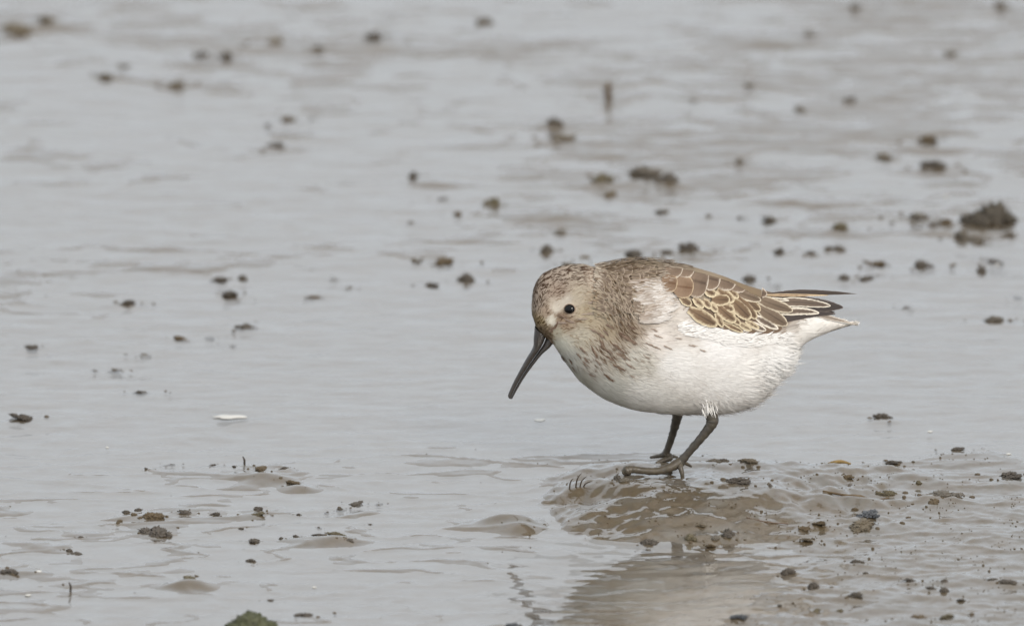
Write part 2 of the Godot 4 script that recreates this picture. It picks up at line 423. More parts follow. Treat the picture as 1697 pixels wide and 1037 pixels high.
# low rises of the mud: x, z, breadth, height, depth (mm)
const RISES = [
	[-122, -8, 32, 8.0, 26],
	[-105, 12, 23, 5.6, 16],
	[-181, -80, 35, 1.6, 21],
	[-191, -93, 44, 1.8, 26],
	[-158, -126, 35, 1.3, 17],
	[-87, 121, 35, 6.4, 21],
	[-172, 91, 43, 3.2, 35],
	[-125, 67, 32, 2.4, 25],
	[-75, 61, 26, 2.4, 21],
	[-154, 213, 20, 8.0, 16],
	[-106, 207, 40, 1.6, 20],
	[-144, -417, 73, 2.4, 36],
	[-101, -417, 61, 2.4, 24],
	[-33, -429, 61, 3.2, 30],
	[0, -468, 55, 4.0, 27],
	[-166, -309, 45, 2.4, 27],
	[-184, -270, 33, 1.9, 20],
	[-63, -338, 91, 1.6, 27],
	[-117, -788, 35, 4.8, 24],
	[-126, -755, 34, 3.2, 20],
	[-164, -962, 48, 4.0, 29],
	[-176, -919, 64, 3.2, 32],
	[-218, -929, 38, 2.4, 23],
	[-33, -571, 37, 2.4, 18],
	[0, -628, 47, 2.4, 23],
	[-34, -668, 44, 3.2, 22],
	[-46, -671, 31, 2.4, 15],
	[34, -595, 68, 4.0, 34],
	[66, -664, 62, 4.8, 31],
	[120, -678, 63, 4.8, 31],
	[150, -623, 43, 4.0, 21],
	[51, -874, 48, 3.2, 24],
	[133, -1020, 64, 4.8, 32],
	[3, -1007, 81, 4.0, 32],
	[48, -919, 70, 3.2, 35],
	[188, -797, 70, 4.0, 35],
	[219, -751, 50, 4.8, 25],
	[236, -671, 37, 2.4, 18],
	[240, -560, 62, 6.4, 37],
	[221, -552, 43, 4.0, 21],
	[181, -552, 56, 4.0, 28],
	[90, -498, 92, 3.2, 37],
	[185, -454, 80, 4.0, 32],
	[238, -457, 61, 3.2, 24],
	[220, -498, 55, 3.2, 22],
	[248, -390, 49, 2.4, 19],
	[241, -349, 36, 2.4, 14],
	[185, -136, 35, 2.4, 17],
	[220, -59, 41, 2.4, 20],
	[209, 46, 44, 4.0, 30],
	[192, -4, 44, 4.0, 31],
	[242, 6, 35, 3.2, 21],
	[173, 94, 38, 3.2, 22],
	[0, 82, 32, 12.0, 22],
	[3, 98, 23, 8.8, 16],
	[26, 54, 20, 4.8, 16],
	[-14, 92, 35, 2.4, 21],
	[-220, -244, 45, 1.6, 22],
	[-242, -139, 35, 1.6, 17],
	[-248, -528, 31, 2.4, 15],
	[-182, -521, 34, 2.4, 17],
	[-95, -521, 31, 2.4, 15],
	[-250, -1054, 45, 4.0, 22],
	[-129, -1000, 64, 4.0, 25],
	[-74, -1007, 51, 4.0, 25],
	[-31, -995, 58, 3.2, 23],
	[130, 241, 75, 3.2, 45],
	[188, 237, 75, 4.0, 45],
	[223, 207, 57, 4.0, 34],
	[160, 180, 58, 3.2, 34],
	[192, 303, 63, 5.6, 50],
	[115, 287, 45, 2.4, 27],
]
const FLANK = [0.7, 88.4, 55.6, 79.7]
const WING_EDGE = [-5.8, 102.0, 2.5, 107.3, 3.0, 111.7, 24.6, 105.1, 43.8, 96.4, 58.5, 91.4, 56.7, 81.9, 35.5, 80.7, 17.8, 81.0, 9.5, 85.3, 2.5, 92.8]

var rng := RandomNumberGenerator.new()
var noise_a := FastNoiseLite.new()
var noise_b := FastNoiseLite.new()
var used := {}
var back_line: PackedVector2Array
var belly_line: PackedVector2Array

# ------------------------------------------------------------------ helpers

func numbered(called: String) -> String:
	if not used.has(called):
		used[called] = 0
		return called
	used[called] += 1
	return "%s_%03d" % [called, used[called]]

func tag(o: Node, label: String, category: String, group := "", kind := "") -> void:
	if label: o.set_meta("label", label)
	if category: o.set_meta("category", category)
	if group: o.set_meta("group", group)
	if kind: o.set_meta("kind", kind)

func srgb(r: float, g: float, b: float) -> Color:
	return Color(r / 255.0, g / 255.0, b / 255.0).srgb_to_linear()

func plain(called: String, rough: float, spec := 0.5) -> StandardMaterial3D:
	var m := StandardMaterial3D.new()
	m.resource_name = called
	m.vertex_color_use_as_albedo = true
	m.roughness = rough
	m.metallic_specular = spec
	return m

func array_mesh(v: PackedVector3Array, n: PackedVector3Array, c: PackedColorArray, ix: PackedInt32Array, mat: Material) -> ArrayMesh:
	var a := []
	a.resize(Mesh.ARRAY_MAX)
	a[Mesh.ARRAY_VERTEX] = v
	a[Mesh.ARRAY_NORMAL] = n
	if c.size(): a[Mesh.ARRAY_COLOR] = c
	a[Mesh.ARRAY_INDEX] = ix
	var m := ArrayMesh.new()
	m.add_surface_from_arrays(Mesh.PRIMITIVE_TRIANGLES, a)
	m.surface_set_material(0, mat)
	return m

func put(called: String, mesh: Mesh, parent: Node) -> MeshInstance3D:
	var o := MeshInstance3D.new()
	o.name = called
	o.mesh = mesh
	parent.add_child(o, true)
	return o

func noise_image(seed_: int, freq: float, size: int, octaves := 4, ridged := false) -> Image:
	var f := FastNoiseLite.new()
	f.seed = seed_
	f.frequency = freq
	f.fractal_octaves = octaves
	f.fractal_gain = 0.62
	if ridged: f.fractal_type = FastNoiseLite.FRACTAL_RIDGED
	return f.get_seamless_image(size, size)

func pairs(t: Array) -> PackedVector2Array:
	var p := PackedVector2Array()
	for i in range(0, t.size(), 2): p.append(Vector2(t[i], t[i + 1]))
	return p

# smooth curve y(x) through given points
func along(p: PackedVector2Array, x: float) -> float:
	if x <= p[0].x: return p[0].y
	var last := p.size() - 1
	if x >= p[last].x: return p[last].y
	var i := 0
	while p[i + 1].x < x: i += 1
	var a := p[maxi(i - 1, 0)]
	var b := p[i]
	var c := p[i + 1]
	var d := p[mini(i + 2, last)]
	var h := c.x - b.x
	var t := (x - b.x) / h
	var mb := (c.y - a.y) / maxf(c.x - a.x, 0.01) * h
	var mc := (d.y - b.y) / maxf(d.x - b.x, 0.01) * h
	var s := (c.y - b.y)
	mb = clampf(mb, -3.0 * absf(s), 3.0 * absf(s))
	mc = clampf(mc, -3.0 * absf(s), 3.0 * absf(s))
	var t2 := t * t
	var t3 := t2 * t
	return (2 * t3 - 3 * t2 + 1) * b.y + (t3 - 2 * t2 + t) * mb + (-2 * t3 + 3 * t2) * c.y + (t3 - t2) * mc

# ------------------------------------------------------------------ mud and water

var gx: PackedFloat32Array
var gz: PackedFloat32Array
var gh: PackedFloat32Array
var gw := 0
var gd := 0

func lines(lo: float, hi: float, step: float, far_lo: float, far_hi: float) -> PackedFloat32Array:
	var low := PackedFloat32Array()
	var at := lo
	var d := step
	while at > far_lo:
		d *= 1.35
		at -= d
		low.append(at)
	low.reverse()
	at = lo
	while at <= hi:
		low.append(at)
		at += step
	d = step
	while at < far_hi:
		low.append(at)
		d *= 1.35
		at += d
	return low

func hump(x: float, z: float) -> float:
	# the mud hump under the bird, mm
	var prof := smoothstep(-50.0, -12.0, z) * 5.6 + 2.4 * smoothstep(-5.0, 42.0, z)
	prof *= 1.0 - smoothstep(40.0, 134.0, z)
	var wob := noise_a.get_noise_2d(z * 0.9, 77.0) * 20.0 + noise_b.get_noise_2d(x * 0.45, z * 0.45) * 16.0
	var lat := smoothstep(2.0, 66.0, x + wob) * (1.0 - smoothstep(112.0, 205.0, x + wob * 1.5 + z * 0.15))
	var reach := smoothstep(-60.0, -30.0, z) * (1.0 - smoothstep(100.0, 140.0, z + wob * 0.6))
	return (prof + 1.2) * lat * reach - 0.3

func mud_height(x: float, z: float) -> float:
	# x, z in mm; height in mm over the water
	var away := clampf((maxf(absf(x) - 320.0, 0.0) + maxf(-1400.0 - z, 0.0) + maxf(z - 420.0, 0.0)) / 3000.0, 0.0, 1.0)
	var drift := noise_a.get_noise_2d(x * 0.30, z * 0.34)
	var far_bank := smoothstep(-420.0, -560.0, z + x * 0.5 + drift * 120.0)
	var still := smoothstep(-500.0, -370.0, z + drift * 260.0 + x * 0.25) * (1.0 - smoothstep(-120.0, -50.0, z + drift * 60.0))
	var far_pool := smoothstep(60.0, -120.0, x) * smoothstep(-1050.0, -900.0, z) * (1.0 - smoothstep(-560.0, -450.0, z))
	var h := -0.55 - away * 6.0 + far_bank * 0.32 - still * 1.1 - far_pool * 0.55
	h += drift * 0.9
	var rim := 90.0 + noise_a.get_noise_2d(z * 1.5, 31.0) * 40.0 + 25.0 * smoothstep(80.0, 140.0, z)
	var r := smoothstep(rim - 50.0, rim + 60.0, x) * smoothstep(-70.0, 10.0, z)
	h += r * 1.5
	# soft folds of the wet surface
	h += noise_a.get_noise_2d(x * 1.3 + 500.0, z * 2.3) * (0.8 + 0.1 * far_bank)
	var fold := 1.0 - absf(noise_a.get_noise_2d(x * 0.8 + 3000.0, z * 1.9 + 1500.0)) * 3.4
	h += maxf(fold, 0.0) ** 2 * (0.75 - 0.45 * still)
	h += noise_b.get_noise_2d(x * 0.9, z * 0.9) * (0.20 + 0.42 * r - 0.10 * far_bank)
	h += noise_b.get_noise_2d(x * 2.6 + 90.0, z * 2.6) * (0.03 + 0.10 * r)
	h -= 2.0 * exp(-((x - 60.0) / 62.0) ** 2 - ((z - 215.0) / 78.0) ** 2)
	var hu := hump(x, z)
	if hu > 0.0: h = lerpf(h, hu + noise_b.get_noise_2d(x * 0.5, z * 0.5) * 1.2 + noise_b.get_noise_2d(x * 1.1 + 60.0, z * 1.1) * 0.5 + noise_b.get_noise_2d(x * 2.4, z * 2.4) * 0.2, smoothstep(0.0, 1.2, hu))
	return h

func ground_y(x: float, z: float) -> float:
	# metres in, metres out, from the finished sheet
	var i := clampi(gx.bsearch(x * 1000.0) - 1, 0, gw - 2)
	var j := clampi(gz.bsearch(z * 1000.0) - 1, 0, gd - 2)
	var u := clampf((x * 1000.0 - gx[i]) / (gx[i + 1] - gx[i]), 0.0, 1.0)
	var v := clampf((z * 1000.0 - gz[j]) / (gz[j + 1] - gz[j]), 0.0, 1.0)
	var a := lerpf(gh[j * gw + i], gh[j * gw + i + 1], u)
	var b := lerpf(gh[(j + 1) * gw + i], gh[(j + 1) * gw + i + 1], u)
	return lerpf(a, b, v) * MM

func stamp(cx: float, cz: float, rx: float, rz: float, hgt: float, sharp := 1.0) -> void:
	var i0 := gx.bsearch(cx - rx * 2.4)
	var i1 := gx.bsearch(cx + rx * 2.4)
	var j0 := gz.bsearch(cz - rz * 2.4)
	var j1 := gz.bsearch(cz + rz * 2.4)
	for j in range(j0, mini(j1, gd)):
		for i in range(i0, mini(i1, gw)):
			var x := gx[i] + noise_b.get_noise_2d(gx[i] * 0.35, gz[j] * 0.35 + 300.0) * rx * 0.45
			var z := gz[j] + noise_b.get_noise_2d(gx[i] * 0.35 + 900.0, gz[j] * 0.35) * rz * 0.45
			var q := ((x - cx) / rx) ** 2 + ((z - cz) / rz) ** 2
			if q < 5.5:
				gh[j * gw + i] += hgt * exp(-q * sharp)

func sheet(called: String, xs: PackedFloat32Array, zs: PackedFloat32Array, hs: PackedFloat32Array, cols: PackedColorArray, mat: Material) -> MeshInstance3D:
	var w := xs.size()
	var d := zs.size()
	var v := PackedVector3Array()
	var n := PackedVector3Array()
	v.resize(w * d)
	n.resize(w * d)
	for j in d:
		var ja := maxi(j - 1, 0)
		var jb := mini(j + 1, d - 1)
		for i in w:
			var ia := maxi(i - 1, 0)
			var ib := mini(i + 1, w - 1)
			v[j * w + i] = Vector3(xs[i], hs[j * w + i], zs[j]) * MM
			n[j * w + i] = Vector3(-(hs[j * w + ib] - hs[j * w + ia]) / (xs[ib] - xs[ia]), 1.0, -(hs[jb * w + i] - hs[ja * w + i]) / (zs[jb] - zs[ja])).normalized()
	var ix := PackedInt32Array()
	ix.resize((w - 1) * (d - 1) * 6)
	var k := 0
	for j in d - 1:
		for i in w - 1:
			var a := j * w + i
			ix[k] = a
			ix[k + 1] = a + 1
			ix[k + 2] = a + w
			ix[k + 3] = a + 1
			ix[k + 4] = a + w + 1
			ix[k + 5] = a + w
			k += 6
	return put(called, array_mesh(v, n, cols, ix, mat), self)

func build_flat() -> void:
	gx = lines(-305.0, 305.0, 1.1, -300000.0, 300000.0)
	gz = lines(-1250.0, 330.0, 2.0, -300000.0, 60000.0)
	gw = gx.size()
	gd = gz.size()
	gh.resize(gw * gd)
	for j in gd:
		for i in gw:
			gh[j * gw + i] = mud_height(gx[i], gz[j])
	for r in RISES:
		stamp(r[0], r[1], r[2] * 0.42, r[4] * 0.42, r[3] * (0.42 if r[1] > -250 else 0.30))
	for c in CLODS:
		stamp(c[0], c[1], c[2] * 0.8, c[2] * 0.8, clampf(c[2] * 0.09, 0.3, 1.0))
	var cols := PackedColorArray()
	cols.resize(gw * gd)
	var brown := srgb(86, 73, 52)
	var grey := srgb(98, 92, 82)
	var ochre := srgb(92, 77, 53)
	for j in gd:
		for i in gw:
			var x := gx[i]
			var z := gz[j]
			var a := noise_b.get_noise_2d(x * 0.5 + 40.0, z * 0.5) * 0.5 + 0.5
			var b := noise_b.get_noise_2d(x * 2.4, z * 2.4 + 800.0)
			var c := brown.lerp(grey, smoothstep(0.45, 0.8, a)).lerp(ochre, smoothstep(0.42, 0.15, a) * 0.7)
			cols[j * gw + i] = c * (1.0 + 0.16 * b)
	var mud := plain("wet mud", 0.5, 0.5)
	mud.clearcoat_enabled = true
	mud.clearcoat = 1.0
	mud.clearcoat_roughness = 0.04
	var grain := noise_image(12, 0.02, 512, 5)
	grain.bump_map_to_normal_map(3.0)
	mud.normal_enabled = true
	mud.normal_texture = ImageTexture.create_from_image(grain)
	mud.normal_scale = 0.3
	mud.uv1_triplanar = true
	mud.uv1_world_triplanar = true
	mud.uv1_scale = Vector3(11, 11, 11)
	var flat := sheet("mudflat", gx, gz, gh, cols, mud)
	tag(flat, "smooth wet grey brown mudflat with low rises and a hump", "mudflat", "", "structure")
	# shallow standing water, a thin clear sheet that the mud breaks through
	var wx := lines(-310.0, 310.0, 4.0, -299000.0, 299000.0)
	var wz := lines(-1260.0, 335.0, 1.6, -299000.0, 59000.0)
	var wh := PackedFloat32Array()
	wh.resize(wx.size() * wz.size())
	for j in wz.size():
		for i in wx.size():
			var x := wx[i]
			var z := wz[j]
			var far_up := smoothstep(-40.0, -200.0, z)
			var calm := (1.0 + 0.9 * far_up) / (1.0 + maxf(0.0, absf(z) - 1500.0) * 0.01)
			wh[j * wx.size() + i] = (noise_a.get_noise_2d(x * 1.4, z * 3.2 + 4000.0) * 0.16 + noise_a.get_noise_2d(x * 3.0 + 700.0, z * 7.0) * 0.02) * calm
	var water := StandardMaterial3D.new()
	water.resource_name = "shallow water"
	water.transparency = BaseMaterial3D.TRANSPARENCY_ALPHA
	water.albedo_color = Color(0.62, 0.60, 0.56, 0.02)
	water.roughness = 0.02
	water.metallic_specular = 0.5
	var pool := sheet("water", wx, wz, wh, PackedColorArray(), water)
	tag(pool, "thin sheet of still water over the mudflat", "water", "", "structure")

# ------------------------------------------------------------------ clods and other small things

func ball_points(level: int) -> Array:
	var t := (1.0 + sqrt(5.0)) / 2.0
	var v := PackedVector3Array([Vector3(-1, t, 0), Vector3(1, t, 0), Vector3(-1, -t, 0), Vector3(1, -t, 0), Vector3(0, -1, t), Vector3(0, 1, t), Vector3(0, -1, -t), Vector3(0, 1, -t), Vector3(t, 0, -1), Vector3(t, 0, 1), Vector3(-t, 0, -1), Vector3(-t, 0, 1)])
	for i in v.size(): v[i] = v[i].normalized()
	var f := PackedInt32Array([0, 11, 5, 0, 5, 1, 0, 1, 7, 0, 7, 10, 0, 10, 11, 1, 5, 9, 5, 11, 4, 11, 10, 2, 10, 7, 6, 7, 1, 8, 3, 9, 4, 3, 4, 2, 3, 2, 6, 3, 6, 8, 3, 8, 9, 4, 9, 5, 2, 4, 11, 6, 2, 10, 8, 6, 7, 9, 8, 1])
	for l in level:
		var mid := {}
		var g := PackedInt32Array()
		for k in range(0, f.size(), 3):
			var m := []
			for e in 3:
				var a := f[k + e]
				var b := f[k + (e + 1) % 3]
				var key := Vector2i(mini(a, b), maxi(a, b))
				if not mid.has(key):
					mid[key] = v.size()
					v.append(((v[a] + v[b]) * 0.5).normalized())
				m.append(mid[key])
			g.append_array(PackedInt32Array([f[k], m[0], m[2], f[k + 1], m[1], m[0], f[k + 2], m[2], m[1], m[0], m[1], m[2]]))
		f = g
	return [v, f]

func lump(seed_: int, balls: int, spread: float, crumb: float, dyes: Array, mat: Material) -> ArrayMesh:
	# an uneven clod about 1 unit across and 1 high, its foot at y = 0
	var r := RandomNumberGenerator.new()
	r.seed = seed_
	var f := FastNoiseLite.new()
	f.seed = seed_
	f.frequency = 1.6
	f.fractal_octaves = 4
	var unit := ball_points(3)
	var st := SurfaceTool.new()
	st.begin(Mesh.PRIMITIVE_TRIANGLES)
	st.set_smooth_group(0)
	var at := 0
	for b in balls:
		var ang := r.randf() * TAU
		var dist := (0.0 if b == 0 else r.randf_range(0.35, 1.0) * spread)
		var rad := (0.34 if b == 0 else r.randf_range(0.10, 0.30))
		var c := Vector3(cos(ang) * dist * 0.5, r.randf_range(0.0, 0.35) * (1.0 - dist) + 0.12, sin(ang) * dist * 0.5)
		var tall := (1.25 if b == 0 else r.randf_range(0.8, 1.5))
		for p in unit[0]:
			var q: Vector3 = p
			var k := 1.0 + f.get_noise_3dv(q * 1.3 + Vector3(b * 7.0, 0, 0)) * 0.8 * crumb + f.get_noise_3dv(q * 3.4 + Vector3(0, b * 5.0, 0)) * 0.75 * crumb + f.get_noise_3dv(q * 8.0 + Vector3(0, 0, b * 3.0)) * 0.4 * crumb
			var w := c + Vector3(q.x, q.y * tall, q.z) * rad * k
			w.y = maxf(w.y, -0.35)
			var tone := f.get_noise_3dv(w * 3.1) * 0.5 + 0.5
			var col: Color = (dyes[0] as Color).lerp(dyes[1], clampf(tone * 1.2 + r.randf_range(-0.12, 0.12), 0.0, 1.0))
			st.set_color(col)
			st.add_vertex(w)
		for i in unit[1]: st.add_index(at + i)
		at += unit[0].size()
	st.generate_normals()
	st.set_material(mat)
	return st.commit()

const CLOD_DYES := {
	"dark": [[60, 56, 52], [104, 97, 88]],
	"grey": [[84, 80, 75], [124, 117, 106]],
	"brown": [[76, 65, 49], [110, 96, 75]],
	"olive": [[78, 72, 56], [116, 108, 88]],
	"pale": [[92, 83, 68], [122, 112, 96]],
	"blue": [[66, 70, 76], [104, 106, 108]],
}
const CLOD_WORDS := {
	"dark": "dark charcoal grey", "grey": "mid grey", "brown": "ochre brown", "olive": "olive brown", "pale": "pale mud coloured", "blue": "slate blue grey",
}

func whereabouts(x: float, z: float) -> String:
	# what a clod lies on or beside, by things one can find
	for e in [[247, -581, 75, "beside the jagged weed clump"], [51, -876, 90, "near the upright stub"], [-140, -141, 80, "by the long shell"], [-124, 298, 90, "by the algae stone"], [31, 36, 26, "by the bent black stems"], [168, 46, 34, "by the forked weed strand"], [161, -39, 30, "by the ochre weed strand"], [-132, -43, 60, "around the twig on the rise"], [-212, 222, 70, "near the twig in the water"]]:
		if Vector2(x - e[0], (z - e[1]) * 0.8).length() < e[2]: return e[3]
	if hump(x, z) > 0.5: return "on the hump at the bird's feet"
	if x > 60.0 and z > -60.0: return "on the mud bank past the hump"
	if z > -60.0: return "in the shallows before the bird's bill"
	if z > -330.0: return "in the still water level with the bird"
	if z > -620.0: return "in the shallows just behind the bird" if x > -60.0 else "on the low swells beyond the shell"
	return "on the flat far beyond the bird" if x > -40.0 else "on the far swells past the stub"

func build_clods() -> void:
	var stock := {}
	for kind in CLOD_DYES:
		var m := plain(kind + " clod", 0.62, 0.4)
		var dd: Array = CLOD_DYES[kind]
		var list := []
		for k in 5:
			list.append(lump(100 + k * 13 + kind.hash() % 50, 6 + k % 5, 1.15, 1.0, [srgb(dd[0][0], dd[0][1], dd[0][2]), srgb(dd[1][0], dd[1][1], dd[1][2])], m))
		stock[kind] = list
	rng.seed = 5
	for c in CLODS:
		var kind: String = c[4]
		var wide: float = c[2]
		var tall: float = c[3]
		var size := "tiny" if wide < 5.0 else ("small" if wide < 9.5 else "larger")
		var build := "flat low" if tall < wide * 0.5 else "upright knobbly"
		var o := put(numbered("mud_clod"), stock[kind][rng.randi() % 5], self)
		var x: float = c[0] * MM
		var z: float = c[1] * MM
		o.position = Vector3(x, maxf(ground_y(x, z), -0.0012) - tall * 0.16 * MM, z)
		o.rotation = Vector3(rng.randf_range(-0.25, 0.25), rng.randf() * TAU, rng.randf_range(-0.25, 0.25))
		var s := wide * MM * 0.84
		var lop := rng.randf_range(0.72, 1.25)
		o.scale = Vector3(s * lop, maxf(tall * (0.55 if kind == "pale" else 0.85), wide * 0.22) * MM, s / lop)
		tag(o, "%s %s %s mud clod %s" % [size, build, CLOD_WORDS[kind], whereabouts(c[0], c[1])], "mud clod", "%s %s %s clods %s" % [size, build, CLOD_WORDS[kind], whereabouts(c[0], c[1])])

func tube(st: SurfaceTool, pts: Array, rads: Array, col_a: Color, col_b: Color, sides := 10, base := 0) -> int:
	# smooth capped tube through the points
	var c := Curve3D.new()
	var n := pts.size()
	for i in n:
		var a: Vector3 = pts[maxi(i - 1, 0)]
		var b: Vector3 = pts[mini(i + 1, n - 1)]
		c.add_point(pts[i], -(b - a) / 6.0, (b - a) / 6.0)
	var rings := (n - 1) * 6
	var count := base
	var side := Vector3.ZERO
	for k in range(-3, rings + 4):
		var f := clampf(float(k) / rings, 0.0, 1.0) * (n - 1)
		var i := mini(int(f), n - 2)
		var t := f - i
		var p := c.sample(i, t)
		var d := (c.sample(i, minf(t + 0.05, 1.0)) - c.sample(i, maxf(t - 0.05, 0.0))).normalized()
		var r: float = lerpf(rads[i], rads[i + 1], smoothstep(0.0, 1.0, t))
		if k < 0:
			var e := -float(k) / 3.0
			p -= d * r * e * 0.9
			r *= sqrt(maxf(0.0, 1.0 - e * e)) + 0.001
		elif k > rings:
			var e := float(k - rings) / 3.0
			p += d * r * e * 0.9
			r *= sqrt(maxf(0.0, 1.0 - e * e)) + 0.001
		if side == Vector3.ZERO: side = d.cross(Vector3(0.31, 0.2, 0.93)).normalized()
		side = (side - d * side.dot(d)).normalized()
		var up := d.cross(side)
		for s in sides:
			var ang := TAU * s / sides
			var bump := 1.0 + 0.045 * sin(k * 2.2) + 0.14 * noise_b.get_noise_3d(p.x * 22000.0, p.y * 22000.0, s * 9.0)
			var tone := clampf(0.5 + 0.7 * noise_b.get_noise_3d(p.x * 14000.0, p.y * 14000.0 + s * 3.0, p.z * 14000.0), 0.0, 1.0)
			st.set_color(col_a.lerp(col_b, tone))
			st.add_vertex(p + (side * cos(ang) + up * sin(ang)) * r * bump)
			count += 1
	var total := rings + 7
	for k in total - 1:
		for s in sides:
			var a := base + k * sides + s
			var b := base + k * sides + (s + 1) % sides
			for q in [a, b, a + sides, b, b + sides, a + sides]: st.add_index(q)
	return count

func tube_mesh(lists: Array, col_a: Color, col_b: Color, mat: Material, sides := 10) -> ArrayMesh:
	var st := SurfaceTool.new()
	st.begin(Mesh.PRIMITIVE_TRIANGLES)
	st.set_smooth_group(0)
	var at := 0
	for l in lists:
		var p := []
		var r := []
		for q in l:
			p.append(Vector3(q[0], q[1], q[2]) * MM)
			r.append(q[3] * MM * 0.92)
		at = tube(st, p, r, col_a, col_b, sides, at)
	st.generate_normals()
	st.set_material(mat)
	return st.commit()

func flake(seed_: int, dye: Color, mat: Material) -> ArrayMesh:
	# a chip of shell: thin, gently domed, with a broken outline
	var f := FastNoiseLite.new()
	f.seed = seed_
	f.frequency = 0.9
	var st := SurfaceTool.new()
	st.begin(Mesh.PRIMITIVE_TRIANGLES)
	st.set_smooth_group(0)
	var n := 20
	for layer in 2:
		for ring in 4:
			for k in n:
				var a := TAU * k / n
				var out := (0.36 + 0.16 * f.get_noise_2d(cos(a) * 2.0, sin(a) * 2.0)) * ring / 3.0 * 1.2
				var y := 0.16 * (1.0 - (ring / 3.0) ** 2) + (0.05 if layer == 0 else 0.0)
				st.set_color(dye * (1.0 - 0.12 * absf(f.get_noise_2d(out * 18.0, 5.0))))
				st.add_vertex(Vector3(cos(a) * out, y, sin(a) * out))
	for layer in 2:
		for ring in 3:
			for k in n:
				var a := layer * 4 * n + ring * n + k
				var b := layer * 4 * n + ring * n + (k + 1) % n
				for q in ([a, b, a + n, b, b + n, a + n] if layer == 0 else [a, a + n, b, b, a + n, b + n]): st.add_index(q)
	for k in n:
		var a := 3 * n + k
		var b := 3 * n + (k + 1) % n
		for q in [a, b, a + 4 * n, b, b + 4 * n, a + 4 * n]: st.add_index(q)
	st.generate_normals()
	st.set_material(mat)
	return st.commit()

